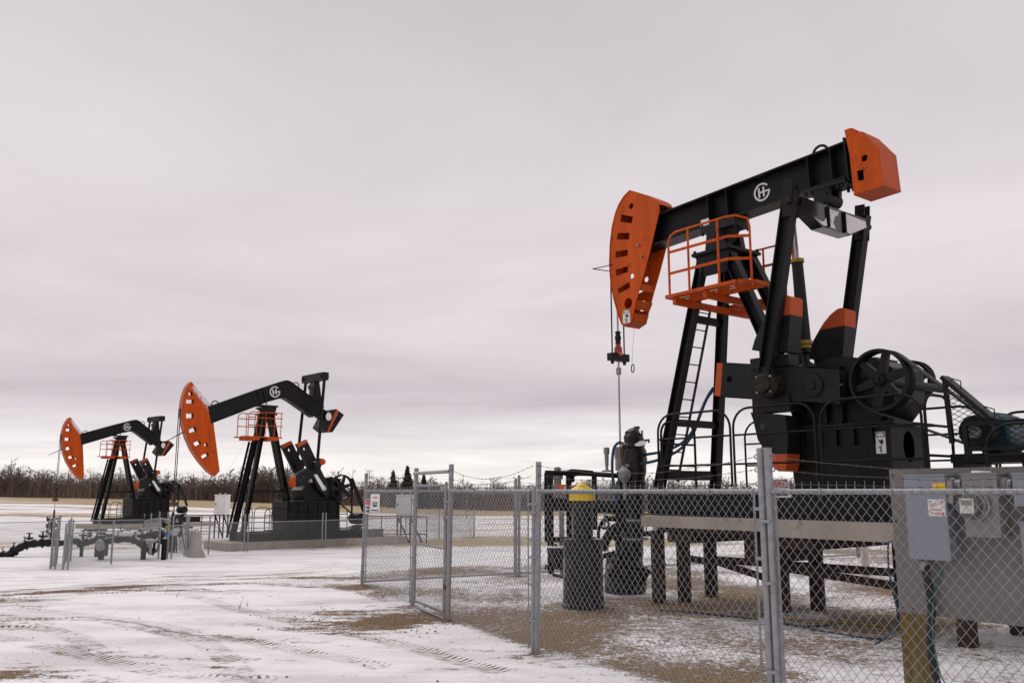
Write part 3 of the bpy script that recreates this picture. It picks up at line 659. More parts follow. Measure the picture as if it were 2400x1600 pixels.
for a, b_ in (((500, 1060), (505, 990)), ((455, 1245), (490, 1160)), ((425, 1360), (450, 1285))):
    q = [N.hit(*h(*a), -WH), N.hit(*h(*b_), -WH)]; MB().ribbon(q, -WH + .014, WH - .014, .012).build('cross_plate', 'orange_paint', hh_)
MB().prism(N.poly([h(*q) for q in [(560, 640), (600, 640), (580, 760), (540, 760)]], 0), -.06, .06).build('head_hinge', 'black_cast', hh_)
bolts(hh_, [N.p(*h(505, 615), -WH), N.p(*h(535, 728), -WH)], .022, .06)
warning_sign(hh_, N, *h(338, 1262), *h(412, 1378), -WH - .001)
MB().tube([N.p(*h(240, 805), -WH), N.p(*h(40, 848), -WH - .1), N.p(*h(215, 872), WH)], .009, 6).build('wire_stop', 'black_paint', hh_)
# walking beam: plate girder
def bz(u): return 6.512 + .046 * (u + .8)
BT = math.atan(.046); bd = .557
def bpt(u, dz=0, w_=0): return (u - dz * math.sin(BT), w_, bz(u) + dz * math.cos(BT))
bm_ = MB().hbeam(bpt(-1.62), bpt(2.74), bd, .34, (0, 1, 0), .028, .018).build('walking_beam', 'black_paint', pj)
for x, y in ((1659, 507), (1703, 490), (1893, 402), (1946, 380)):
    u = N.hit(x, y, -.17)[0]; MB().bar(bpt(u, -bd / 2 + .029), bpt(u, bd / 2 - .029), .33, .018).build('stiffener', 'black_paint', bm_)
MB().bar(bpt(2.70, -.33), bpt(2.70, .33), .36, .03).build('end_plate', 'black_paint', bm_)
lc = N.hit(1785, 450, -.02); logo(bm_, lc, .155, -.0095, BT)
MB().ring((N.hit(1922, 345, 0)[0], 0, bz(2.2) + bd / 2 + .02), (0, 1, 0), .13, .022, 24, 8).build('lifting_eye', 'black_paint', bm_)
MB().ring((-1.0, 0, bz(-1.0) + bd / 2 + .015), (0, 1, 0), .10, .02, 24, 8).build('lifting_eye', 'black_paint', bm_)
MB().box(*[N.hit(1642, 520, -.18)[0], N.hit(1661, 520, -.18)[0]], -.176, -.172, N.hit(1650, 535, -.18)[1], N.hit(1650, 514, -.18)[1]).build('data_plate', 'sign_white', bm_)
# tail weight
def q2(x, y): return h(x, y, .2168, 1820, 280)
tp = N.poly([q2(*q) for q in [(732, 116), (800, 92), (840, 118), (850, 152), (880, 132), (915, 132), (1105, 315), (1157, 710), (835, 815), (812, 600), (788, 380), (748, 195)]], -.235)
c = N.hit(*q2(948, 418), -.235); th = [circ(c[0], c[1], .052), N.poly([q2(*q) for q in [(865, 555), (938, 540), (945, 652), (875, 668)]], -.235)]
tw_ = MB().prism(tp, -.235, -.20, th).build('tail_weight', 'orange_paint', pj, label='orange box shaped tail weight with a round and a square hole')
tpi = [(u * .985 + tp[0][0] * .015, z) for u, z in tp]
MB().prism([tp[i] for i in (0, 1, 2, 5, 6, 7, 8, 9, 10, 11)], .20, .235).build('side_plate', 'orange_paint', tw_)
MB().ribbon([tp[5], tp[6], tp[7], tp[8]], -.234, .234, .016).build('end_cover', 'orange_faded', tw_)
MB().ribbon([tp[0], tp[11], tp[10], tp[9], tp[8]], -.199, .199, .02).build('inner_plate', 'black_paint', tw_)
MB().ribbon([tp[0], tp[1], tp[2]], -.199, .199, .02).build('clip', 'orange_paint', tw_)
# saddle and centre bearing
ub = N.hit(1700, 560, 0)[0]; zb = bz(ub) - bd / 2
sdl = MB().box(ub - .36, ub + .36, -.20, .20, zb - .13, zb - .005).build('saddle', 'black_cast', pj)
MB().prism([(ub - .25, zb - .13), (ub + .25, zb - .13), (ub + .12, zb - .34), (ub - .12, zb - .34)], -.10, .10).build('pivot_block', 'black_cast', sdl)
MB().cyl((ub, -.36, zb - .26), (ub, .36, zb - .26), .075, None, 18).build('pivot_shaft', 'black_cast', sdl)
for s in (-1, 1):
    MB().prism([(ub - .17, zb - .52), (ub + .17, zb - .52), (ub + .12, zb - .20), (ub + .05, zb - .15), (ub - .05, zb - .15), (ub - .12, zb - .20)], s * .22, s * .34).build('bearing_housing', 'black_cast', sdl)
for q in (-.34, .34):
    for s in (-.17, .17): MB().cyl((ub + q, s, zb - .17), (ub + q, s, zb + .03), .022, None, 8).build('bolt', 'black_cast', sdl)
zt = zb - .52
cap = MB().box(ub - .40, ub + .40, -.42, .42, zt - .05, zt).build('post_cap', 'black_paint', pj)
for s in (-1, 1):
    for q in (-.37, .37): MB().cyl((ub + q, s * .36, zt - .06), (ub + q, s * .36, zt + .05), .028, None, 8).build('bolt', 'black_cast', cap)
MB().prism([(ub - .36, zt - .05), (ub + .36, zt - .05), (ub + .28, zt - .42), (ub - .28, zt - .42)], -.36, -.335).build('gusset', 'black_paint', cap)
MB().prism([(ub - .36, zt - .05), (ub + .36, zt - .05), (ub + .28, zt - .42), (ub - .28, zt - .42)], .335, .36).build('gusset', 'black_paint', cap)
# samson post
zs = 1.84; legs = []
for s in (-1, 1):
    legs.append(MB().hbeam((ub - .25, s * .28, zt - .05), (-.70, s * .72, zs), .155, .14, (0, 1, 0)).build('tower_leg', 'black_paint', pj))
    rb = N.hit(1784, 770, -.36); rt = (ub + .25, zt - .05); f = (zs - rt[1]) / (rb[1] - rt[1]); MB().hbeam((rt[0], s * .28, rt[1]), (rt[0] + (rb[0] - rt[0]) * f, s * .40, zs), .19, .16, (0, 1, 0)).build('tower_leg', 'black_paint', pj)
def legp(f, s=-1): a = np.array((ub - .25, s * .28, zt - .05)); b = np.array((-.70, s * .72, zs)); return a + (b - a) * f
def zf(z): return (zt - .05 - z) / (zt - .05 - zs)
for z, th_ in ((N.hit(1640, 987, -.4)[1], .12), (2.06, .16), (N.hit(1680, 738, -.3)[1], .13)):
    MB().bar(legp(zf(z), -1), legp(zf(z), 1), .06, th_, (1, 0, 0)).build('cross_brace', 'black_paint', pj)
ld = MB()
def ladp(f, k): p = legp(f, -1) + np.array((-.06, .13 + k * .36, 0)); return p
for k in (0, 1): ld.bar(ladp(zf(4.95), k), ladp(zf(1.95), k), .012, .05, (0, 1, 0))
lad = ld.build('ladder', 'black_paint', pj)
for i in range(10): z = 2.15 + i * .295; MB().tube([ladp(zf(z), 0), ladp(zf(z), 1)], .011, 6).build('rung', 'black_paint', lad)
# orange platforms both sides of the tower
zd = 4.95; uL, uR = -.16, 1.42
for s in (-1, 1):
    w0, w1 = s * 1.0, s * .46; uR = 1.42 if s < 0 else .98
    dk = MB(); ch = .16
    fr = [(uL, w0), (uR - ch, w0), (uR, w0 - s * .22), (uR, w1), (uL, w1)]
    for a, b_ in zip(fr, fr[1:] + fr[:1]): dk.bar((*a, zd), (*b_, zd), .05, .07, (0, 0, 1))
    d_ = dk.build('work_platform', 'orange_paint', pj, label='orange grated work platform with railing beside the tower top')
    gt = MB(); k = 38
    for i in range(k):
        u = uL + (uR - uL) * (i + .5) / k; gt.box(u - .0075, u + .0075, min(w0, w1) + .02, max(w0, w1) - .02, zd - .003, zd + .003)
    for j in range(1, 4): ww = w1 + (w0 - w1) * j / 4; gt.box(uL, uR, ww - .012, ww + .012, zd - .010, zd + .010)
    gt.build('grating', 'orange_paint', d_)
    for u in (uL + .14, uL + .78): MB().bar((u, w0 - s * .02, zd - .09), (u, 0.02 * s, zd - .09), .06, .11, (1, 0, 0)).build('support_arm', 'orange_paint', d_)
    u0, u1, zr = uL + .07, uR - .06, zd + 1.06; rr = .019
    fr = [(u0, w0, zd), (u0, w0, zr - .16), (u0 + .05, w0, zr - .05), (u0 + .16, w0, zr), (u1 - .28, w0, zr), (u1 - .12, w0 - s * .06, zr), (u1, w0 - s * .20, zr - .05), (u1, w0 - s * .24, zr - .17), (u1, w0 - s * .24, zd)]
    MB().tube(fr, rr, 8).build('handrail', 'orange_paint', d_)
    for u in (u0 + .42, u0 + 1.02): MB().tube([(u, w0, zd), (u, w0, zr)], rr, 8).build('rail_post', 'orange_paint', d_)
    for q in (.36, .70): MB().bar((u0, w0, zd + 1.06 * q), (u1 - .24, w0, zd + 1.06 * q), .012, .045, (0, 1, 0)).bar((u1 - .24, w0, zd + 1.06 * q), (u1, w0 - s * .24, zd + 1.06 * q), .012, .045, (0, 1, 0)).build('mid_rail', 'orange_paint', d_)
# equalizer, its bearing and the two pitman arms
WE = .86; ue, ze = 2.27, 6.0
ze0 = N.hit(*q2(560, 1110), 0)[1]; 
eq = MB()
for d in (-.09, .09):
    prof = [(-WE, ze + .02), (WE, ze + .02), (WE + .02, ze - .10), (.36, ze - .33), (-.36, ze - .33), (-WE - .02, ze - .10)]
    eq.add([(ue + d + t, y, z) for t in (-.008, .008) for y, z in prof], [tuple(range(5, -1, -1)), tuple(range(6, 12))] + [(i, (i + 1) % 6, (i + 1) % 6 + 6, i + 6) for i in range(6)])
eq.bar((ue, -WE, ze + .01), (ue, WE, ze + .01), .20, .02, (1, 0, 0)); eq.bar((ue, -.36, ze - .335), (ue, .36, ze - .335), .20, .02, (1, 0, 0))
for s in (-1, 1): eq.bar((ue, s * .36, ze - .335), (ue, s * (WE + .02), ze - .105), .20, .018, (1, 0, 0))
eqo = eq.build('equalizer', 'black_gloss', pj)
for y in (-.22, .22): MB().box(ue + .099, ue + .135, y - .012, y + .012, ze - .32, ze).build('rib', 'black_paint', eqo)
zbt = bz(ue) - bd / 2
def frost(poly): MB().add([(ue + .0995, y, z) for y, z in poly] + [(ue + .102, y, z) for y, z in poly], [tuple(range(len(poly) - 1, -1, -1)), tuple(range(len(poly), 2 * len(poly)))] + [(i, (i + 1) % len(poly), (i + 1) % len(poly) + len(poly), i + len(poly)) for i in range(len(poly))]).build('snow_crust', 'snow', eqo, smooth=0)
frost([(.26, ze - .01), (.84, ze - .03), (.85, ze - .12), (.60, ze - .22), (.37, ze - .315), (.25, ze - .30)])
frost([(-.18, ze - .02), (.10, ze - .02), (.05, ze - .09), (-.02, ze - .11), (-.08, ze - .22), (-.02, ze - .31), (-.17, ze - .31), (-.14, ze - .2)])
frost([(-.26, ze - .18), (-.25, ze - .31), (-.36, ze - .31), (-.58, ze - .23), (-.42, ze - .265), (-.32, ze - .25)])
for y in (-.14, .14): MB().prism([(ue - .13, zbt), (ue + .13, zbt), (ue + .11, zbt - .2), (ue + .02, ze + .02), (ue - .10, ze + .02), (ue - .14, zbt - .2)], y - .04, y + .04).build('hanger', 'black_cast', eqo)
MB().cyl((ue, -.22, zbt - .2), (ue, .22, zbt - .2), .11, None, 20).build('hanger_pin', 'black_cast', eqo)
MB().box(ue - .34, ue + .40, -.19, .19, zbt - .055, zbt - .003).build('clamp_plate', 'black_cast', eqo)
for q in (-.28, -.18, .25, .33):
    for s in (-.15, .15): MB().cyl((ue + q, s, zbt - .11), (ue + q, s, zbt - .04), .024, None, 8).build('bolt', 'black_cast', eqo)
pinu, pinz = N.hit(1795, 901, -1.0)
for s in (-1, 1):
    top = (ue, s * (WE + .10), ze + .12); bot = (pinu, s * .98, pinz + .16)
    pa = MB().hbeam(top, bot, .20, .15, (0, 1, 0), .022, .02).build('pitman_arm', 'black_paint', pj)
    for d in (-.075, .075): MB().bar((ue + .0, s * (WE + .10) + d, ze + .28), (ue - .05, s * (WE + .10) + d, ze - .28), .025, .16, (0, 1, 0)).build('yoke', 'black_paint', pa)
    MB().cyl((ue, s * (WE - .04), ze - .05), (ue, s * (WE + .24), ze - .05), .055, None, 14).build('yoke_pin', 'black_cast', pa)
    MB().prism([(bot[0] - .11, bot[2] + .1), (bot[0] + .11, bot[2] + .1), (bot[0] + .20, pinz), (bot[0] - .20, pinz)], s * .92, s * 1.03).build('wrist_bracket', 'black_paint', pa)
    y0 = s * .78
    wp = MB().turned((pinu, y0, pinz), [(.20, 0), (.20, .22), (.17, .26), (.13, .28), (.125, .34), (.02, .345)], 28, (0, s, 0)).build('wrist_pin', 'pin_cast', pa)
    bolts(wp, [(pinu + .16 * math.cos(a), y0 + s * .255, pinz + .16 * math.sin(a)) for a in (.75, 2.35, 3.9, 5.5)], .018, .03, 'galvanized', (0, s, 0))
# cranks
cTL, cTR, cBR, cBL = (N.hit(1680, 850, -.8), N.hit(1967, 866, -.8), N.hit(1969, 946, -.8), N.hit(1674, 927, -.8))
def lerp(a, b_, f): return (a[0] + (b_[0] - a[0]) * f, a[1] + (b_[1] - a[1]) * f)
hole = circ(*N.hit(1710, 889, -.8), .055)
shaft = N.hit(1905, 903, -.8)
for s in (-1, 1):
    y0, y1 = s * .80, s * .64
    ck = MB().prism([lerp(cTL, cTR, .055), cTR, cBR, lerp(cBL, cBR, .055)], y0, y1, [hole]).build('crank', 'black_cast', pj)
    MB().prism([cTL, lerp(cTL, cTR, .053), lerp(cBL, cBR, .053), cBL], y0 - s * .002, y1).build('end_band', 'orange_faded', ck, label='orange end of the crank')
    te = MB()
    for A, B, sg in ((cTL, cTR, 1), (cBL, cBR, -1)):
        for i in range(66):
            f = .06 + .66 * i / 66; a = lerp(A, B, f); b_ = lerp(A, B, f + .0055); te.prism([(a[0], a[1] - sg * .003), (b_[0], b_[1] - sg * .003), (b_[0], b_[1] + sg * .014), (a[0], a[1] + sg * .014)], y0, y1)
    te.build('rack_teeth', 'black_cast', ck, kind='stuff', smooth=0)
    MB().turned((shaft[0], y0, shaft[1]), [(.165, -.005), (.165, .025), (.15, .03), (.07, .03), (.06, .06)], 28, (0, s, 0)).build('shaft_boss', 'black_cast', ck)
    MB().prism([(shaft[0] + .10, shaft[1] - .02), (shaft[0] + .46, shaft[1] - .045), (shaft[0] + .46, shaft[1] - .015), (shaft[0] + .12, shaft[1] + .03)], y0 - s * .004, y0).build('split_slot', 'sign_black', ck)
    # counterweights above and below the crank
    def q6(x, y): return h(x, y, .1786, 1640, 680)
    up = N.poly([q6(*q) for q in [(1165, 72), (1192, 100), (1190, 330), (1150, 800), (1010, 806), (760, 795), (682, 785), (720, 650), (770, 530), (840, 400), (910, 280), (1000, 165), (1085, 90), (1130, 72)]], -.86)
    def q1(x, y): return h(x, y, .3827, 1500, 700)
    lo = N.poly([q1(*q) for q in [(676, 695), (692, 740), (720, 860), (760, 925), (800, 985), (812, 1030), (850, 1056), (892, 1052), (900, 1000), (905, 860), (890, 712), (782, 700)]], -.86)
    for pts, ztip, above in ((up, q6(1150, 325), True), (lo, q1(800, 952), False)):
        zt_ = N.hit(*ztip, -.86)[1]
        def clip(pts, z, keep_above):
            o = []; n = len(pts)
            for i in range(n):
                a, b_ = pts[i], pts[(i + 1) % n]; ia = (a[1] >= z) == keep_above; ib = (b_[1] >= z) == keep_above
                if ia: o.append(a)
                if ia != ib: f = (z - a[1]) / (b_[1] - a[1]); o.append((a[0] + (b_[0] - a[0]) * f, z))
            return o
        body = MB().prism(clip(pts, zt_, not above), s * .86, s * .56).build('counterweight', 'black_cast', pj)
        MB().prism(clip(pts, zt_, above), s * .863, s * .557).build('painted_tip', 'orange_faded', body, label='orange tip of the counterweight')
        zc_ = (max(q[1] for q in pts) + min(q[1] for q in pts)) / 2
        for dz in (-.12, .22): MB().turned((pts[0][0] - (.2 if above else -.2), s * .8605, zc_ + dz), [(.05, 0), (.05, .001)], 16, (0, s, 0)).build('cast_recess', 'sign_black', body)
    for a, b_ in (((668, 368), (905, 402)), ((680, 606), (912, 682))):
        u0, z1 = N.hit(*q1(*a), -.86); u1, z0 = N.hit(*q1(*b_), -.86); MB().box(u0, u1, min(s * .84, s * .58), max(s * .84, s * .58), z0, z1).build('clamp_block', 'black_cast', ck)
    u0, z1 = N.hit(*q6(758, 796), -.84); u1, z0 = N.hit(*q6(1000, 905), -.84); MB().box(u0, u1, min(s * .80, s * .62), max(s * .80, s * .62), z0, z1).build('clamp_neck', 'black_cast', ck)
# gear reducer and pedestal
def q7(x, y): return h(x, y, .2126, 1900, 780)
gp = N.poly([q7(*q) for q in [(-60, 600), (20, 420), (60, 365), (110, 315), (180, 275), (260, 260), (430, 262), (620, 285)]], -.42)
ur = N.hit(2160, 880, .42)[0] + .03; ztop = gp[-1][1]
gp = gp + [(ur - .2, ztop - .03), (ur, ztop - .16), (ur, 3.0), (ur - .25, 2.72), (1.95, 2.72), (1.95, 3.2)]
gb = MB().prism(gp, -.42, .42).build('gear_reducer', 'black_paint', pj)
for u in (2.3, 2.55): MB().prism([(u, 2.64), (u + .03, 2.64), (u + .03, 3.55), (u, 3.55)], -.50, -.421).build('rib', 'black_paint', gb)
MB().box(1.9, ur + .05, -.47, .47, 3.22, 3.27).build('split_flange', 'black_paint', gb)
MB().box(2.3, ur - .3, -.3, .3, ztop, ztop + .03).build('inspection_cover', 'black_paint', gb)
for u in (2.5, 2.75, 3.0): MB().cyl((u, 0, ztop + .03), (u, 0, ztop + .08), .03, None, 10).build('bolt', 'black_cast', gb)
pl = N.hit(1864, 1140, -.5)[0]; pr_ = N.hit(2085, 1080, -.5)[0]
pd = MB().prism([(pl, 1.84), (pr_ + .02, 1.84), (pr_ + .05, 2.70), (pl - .10, 2.70)], -.5, -.48).build('pedestal', 'black_paint', pj)
MB().prism([(pl, 1.84), (pr_ + .02, 1.84), (pr_ + .05, 2.70), (pl - .10, 2.70)], .48, .5).build('side_plate', 'black_paint', pd)
MB().box(pl - .12, pr_ + .12, -.55, .55, 2.685, 2.73).build('top_flange', 'black_paint', pd)
mb = MB(); ho = circ(0, 2.40, .15, .21); ol = [(-.478, 1.84), (.478, 1.84), (.478, 2.683), (-.478, 2.683)]
tris = MB().prism(ol, 0, .02, [ho]); mb.add([(pr_ + .0 + v[1], v[0], v[2]) for v in tris.v], tris.f); mb.build('end_plate', 'black_paint', pd)
MB().box(pl, pl + .02, -.478, .478, 1.84, 2.683).build('end_plate', 'black_paint', pd)
for u in np.linspace(pl - .05, pr_ + .05, 12): MB().cyl((u, -.525, 2.73), (u, -.525, 2.76), .02, None, 6).build('bolt', 'black_cast', pd)
for u in np.linspace(2.0, ur - .05, 9): MB().cyl((u, -.45, 3.27), (u, -.45, 3.30), .02, None, 6).build('bolt', 'black_cast', gb)
for u in np.linspace(pl + .2, pr_ - .2, 5): MB().box(u - .01, u + .01, -.56, -.501, 2.42, 2.683).build('gusset', 'black_paint', pd)
MB().box(pr_ + .03, pr_ + .35, -.5, .45, 1.86, 1.90).build('foot_flange', 'black_paint', pd); 
MB().box(pr_ + .05, pr_ + .33, -.46, .40, 1.902, 1.925).build('snow_patch', 'snow', pd)
warning_sign(pd, N, 2051, 1012, 2078, 1062, -.501)
# sheave, brake drum, belts, motor
sc_ = N.hit(2066, 891, -.74); srad = N.hit(2066, 818, -.74)[1] - sc_[1]
wheel(pj, (sc_[0], -.74, sc_[1]), srad, .20, 6, 'sheave')
MB().cyl((sc_[0], -.7, sc_[1]), (sc_[0], .9, sc_[1]), .06, None, 14).build('pinion_shaft', 'black_cast', pj)
bk = N.hit(2140, 893, .72); wheel(pj, (bk[0], .72, bk[1]), .30, .16, 5, 'brake_drum', hub=.3, rim=.16)
mo = N.hit(2295, 1012, -.72); mr = .185
bl = MB()
def tangent(c0, r0, c1, r1, up):
    d = math.hypot(c1[0] - c0[0], c1[1] - c0[1]); a = math.atan2(c1[1] - c0[1], c1[0] - c0[0]); b_ = math.acos((r0 - r1) / d) * (1 if up else -1)
    return (c0[0] + r0 * math.cos(a + b_), c0[1] + r0 * math.sin(a + b_)), (c1[0] + r1 * math.cos(a + b_), c1[1] + r1 * math.sin(a + b_))
for up_ in (True, False):
    a, b_ = tangent(sc_, srad, mo, mr, up_); MB().bar((a[0], -.74, a[1]), (b_[0], -.74, b_[1]), .13, .02).build('drive_belt', 'rubber', pj)
mt = MB().turned((mo[0], -.50, mo[1]), [(.05, 0), (.22, .01), (.25, .05), (.25, .62), (.22, .68), (.20, .74), (.02, .75)], 28, (0, 1, 0)).build('motor', 'motor_blue', pj, label='blue electric motor')
for i in range(22):
    t = 2 * math.pi * i / 22; ct, st = math.cos(t), math.sin(t); MB().bar((mo[0] + .245 * ct, -.42, mo[1] + .245 * st), (mo[0] + .245 * ct, .0, mo[1] + .245 * st), .03, .008, (ct, 0, st)).build('cooling_fin', 'motor_blue', mt)
MB().box(mo[0] - .36, mo[0] - .24, -.30, -.08, mo[1] - .1, mo[1] + .12).build('junction_box', 'motor_blue', mt)
pu = MB(); pu.turned((mo[0], -.84, mo[1]), [(mr, 0), (mr + .015, .02), (mr, .04), (mr, .15), (mr + .015, .17), (mr, .2), (.05, .21), (.05, .34)], 28, (0, 1, 0)); pu.build('motor_pulley', 'black_cast', mt)
MB().turned((mo[0], -.90, mo[1]), [(.075, 0), (.085, .02), (.085, .06)], 20, (0, 1, 0)).build('pulley_cap', 'dirty_grey', mt)
mbx = MB().box(mo[0] - .42, mo[0] + .5, -.62, .25, mo[1] - .36, mo[1] - .25).build('motor_base', 'black_paint', pj)
for u in (-.38, .40): MB().box(mo[0] + u, mo[0] + u + .09, -.6, .2, 1.86, mo[1] - .361).build('stand', 'black_paint', mbx)
for u in (.62, .74): MB().bar((mo[0] + u, -.3, mo[1] - .1), (mo[0] + u - .15, -.3, mo[1] + .62), .05, .03).build('lever', 'black_paint', mbx)
# belt guard: triangle of angle iron with expanded mesh, mesh cage before the pulley
bgp = [N.p(*q7(1475, 490), -.92), N.p(*q7(2030, 960), -.92), N.p(*q7(1560, 1215), -.92)]
bgd = MB().bar(bgp[0], bgp[1], .20, .05).build('belt_guard', 'black_paint', pj)
MB().bar(bgp[0], bgp[2], .05, .05).build('guard_upright', 'black_paint', bgd)
for f in (.22, .88):
    p = np.array(bgp[0]) * (1 - f) + np.array(bgp[1]) * f; MB().tube([p + (-.05, 0, .03), p + (-.03, 0, .10), p + (.07, 0, .06), p + (.07, 0, -.03)], .008, 6).build('handle', 'black_paint', bgd)
def wire_fill(poly, w_, step, r, name, parent, m='black_paint'):
    """diagonal wires clipped to a convex outline in the u-z plane"""
    mb = MB(); us = [q[0] for q in poly]; zs_ = [q[1] for q in poly]; cx_, cz_ = sum(us) / len(us), sum(zs_) / len(zs_)
    for sg in (1, -1):
        dx, dz = .86, .5 * sg; nx_, nz_ = -dz, dx; pr2 = [(u - cx_) * nx_ + (z - cz_) * nz_ for u, z in poly]; k0, k1 = int(min(pr2) / step), int(max(pr2) / step)
        for k in range(k0, k1 + 1):
            hits = []
            for i in range(len(poly)):
                a, b_ = poly[i], poly[(i + 1) % len(poly)]; fa, fb = pr2[i] - k * step, pr2[(i + 1) % len(poly)] - k * step
                if fa * fb < 0: f = fa / (fa - fb); hits.append((a[0] + (b_[0] - a[0]) * f, a[1] + (b_[1] - a[1]) * f))
            if len(hits) == 2: mb.tube([(hits[0][0], w_ + sg * r, hits[0][1]), (hits[1][0], w_ + sg * r, hits[1][1])], r, 4, False)
    return mb.build(name, m, parent, kind='stuff')
wire_fill([(q[0], q[2]) for q in bgp], -.92, .055, .004, 'expanded_mesh', bgd)
c0, c1 = N.hit(*q7(1700, 1005), -1.0), N.hit(*q7(2060, 1270), -1.0); c1 = (c1[0] + .35, c1[1]); c0 = (c0[0], c0[1])
cage = MB()
for a, b_ in (((c0[0], c0[1]), (c1[0] + .3, c0[1])), ((c0[0], c0[1]), (c0[0], c1[1] - .1)), ((c1[0], c0[1]), (c1[0], c1[1] - .1)), ((c0[0], c1[1]), (c1[0] + .3, c1[1]))): cage.bar((a[0], -1.0, a[1]), (b_[0], -1.0, b_[1]), .05, .05)
cg = cage.build('pulley_cage', 'black_paint', pj); wire_fill([(c0[0], c1[1]), (c1[0], c1[1]), (c1[0], c0[1]), (c0[0], c0[1])], -1.0, .055, .004, 'expanded_mesh', cg)
# balance cylinder behind the tower
cy0, cy1 = N.p(1868, 610, 0), N.p(1885, 790, 0); ax = np.array(cy1) - np.array(cy0)
cyl = MB().cyl(cy0, np.array(cy0) + ax * 1.05, .085, .095, 20).build('balance_cylinder', 'black_cast', pj)
MB().cyl(np.array(cy0) - ax * .62, np.array(cy0) + ax * .02, .035, None, 14).build('piston_rod', 'steel_rod', cyl)
for f, r in ((-.01, .105), (1.05, .115), (1.10, .09)): MB().cyl(np.array(cy0) + ax * f, np.array(cy0) + ax * (f + .045), r, None, 20).build('collar', 'yellow_dull', cyl)
e = np.array(cy0) + ax * 1.13
MB().turned(e, [(.06, 0), (.08, .08), (.05, .12), (.05, .22), (.10, .26), (.16, .30), (.19, .33), (.07, .36), (.07, 1.2)], 20, ax).build('cylinder_foot', 'black_cast', cyl)
# skid
zk0, zk1 = 1.41, 1.835
sk = MB()
for s in (-1, 1): sk.hbeam((-.95, s * .72, (zk0 + zk1) / 2), (5.9, s * .72, (zk0 + zk1) / 2), zk1 - zk0, .24, (0, 1, 0), .024, .016)
sko = sk.build('skid', 'black_paint', pj)
for u in (-.9, .4, 1.7, 3.0, 4.3, 5.6): MB().box(u - .09, u + .09, -.70, .70, zk0 + .03, zk1 - .025).build('cross_member', 'black_paint', sko)
MB().box(1.2, 5.7, -.58, .58, zk1 - .02, zk1 + .006).build('deck_plate', 'black_paint', sko)
MB().box(3.7, 6.6, -1.05, .6, zk1 + .008, zk1 + .03).build('walkway', 'black_paint', sko)
# crank guards on the near side, the ends and the far side
q1 = lambda x, y: h(x, y, .3827, 1500, 700)
WG = -1.12; zg0, zg1 = 1.86, 3.0
for x0, x1 in ((112, 555), (575, 1078), (1112, 1735)):
    u0 = N.hit(*q1(x0, 900), WG)[0]; u1 = N.hit(*q1(x1, 880), WG)[0]; guard(pj, N, WG, u0, u1, zg0, zg1, (.29, .66))
uA = N.hit(*q1(112, 900), WG)[0]
guard(pj, N, WG + .03, uA, uA + .001, zg0, zg1 - .06, (.32, .66), w1=-.2) if False else None
for a, b_ in ((.15, 1.5), (1.56, 2.9), (2.96, 4.2)): guard(pj, N, 1.12, uA + a - .15, uA + b_ - .15, zg0, zg1, (.33, .66))
def end_guard(u, wa, wb, z1, name='end_guard'):
    mb = MB(); rc = .2; pts = [(u, wa, zg0), (u, wa, z1 - rc)] + [(u, wa + (1 - math.cos(t)) * rc, z1 - rc + rc * math.sin(t)) for t in (.4, .8, 1.2, 1.57)] + [(u, wb - (1 - math.cos(t)) * rc, z1 - rc + rc * math.sin(t)) for t in (1.57, 1.2, .8, .4)] + [(u, wb, z1 - rc), (u, wb, zg0)]
    o = mb.tube(pts, .02, 8).build(name, 'black_paint', pj)
    for f in (.33, .66): MB().tube([(u, wa, zg0 + (z1 - zg0) * f), (u, wb, zg0 + (z1 - zg0) * f)], .017, 8).build('rail', 'black_paint', o)
end_guard(uA + .02, WG + .05, -.25, zg1 - .09); end_guard(4.05, WG + .02, -.45, zg1 - .02); end_guard(3.9, .35, 1.08, zg1 - .2)
guard(pj, N, .95, 4.0, 6.2, zg0, zg1 - .15, (.33, .66)); guard(pj, N, WG, 4.75, 6.5, zg0, zg1 - .45, (.5,))
# bridle, carrier bar, polished rod
ur_ = N.hit(1447, 880, 0)[0]; hx = min(q[0] for q in hp); uw = hx - .02
zcb = N.hit(1443, 840, 0)[1]
br = MB()
for s in (-.16, .16): MB().tube([(uw, s, N.hit(1430, 640, s)[1]), (uw, s, zcb)], .014, 8).build('bridle_cable', 'black_cast', pj)
cb = MB().box(uw - .07, uw + .07, -.23, .23, zcb - .06, zcb + .08).build('carrier_bar', 'black_cast', pj)
for s in (-.16, .16): MB().cyl((uw, s, zcb - .12), (uw, s, zcb - .06), .032, None, 10).build('cable_socket', 'black_cast', cb)
MB().turned((uw, 0, zcb + .08), [(.075, 0), (.08, .02), (.07, .13), (.05, .14), (.05, .2)], 14).build('load_cell', 'red_paint', cb)
MB().turned((uw, 0, zcb + .26), [(.05, 0), (.055, .05), (.045, .06), (.06, .1), (.06, .16), (.045, .17), (.055, .25), (.02, .26)], 10).build('rod_clamp', 'black_cast', cb)
MB().bar((uw + .05, -.05, zcb + .12), (uw + .28, -.18, zcb - .0), .03, .03).build('latch_arm', 'red_paint', cb)
MB().turned((uw, 0, zcb - .32), [(.035, 0), (.05, .02), (.05, .12), (.035, .14)], 10).build('rod_clamp', 'dirty_grey', cb)
MB().tube([(uw, 0, zcb + .9), (uw, 0, 1.9)], .019, 10).build('polished_rod', 'steel_rod', cb)
wl_ = [N.p(1487, 772, -.1), N.p(1484, 800, -.12), N.p(1481, 852, -.14)]; MB().tube(wl_, .004, 5).build('pull_wire', 'steel_rod', cb)
c = N.p(1483, 863, -.14); MB().ring(c, (0.5, 1, 0), .075, .010, 24, 6).build('pull_ring', 'black_cast', cb)
WELL = N.O + uw * N.a

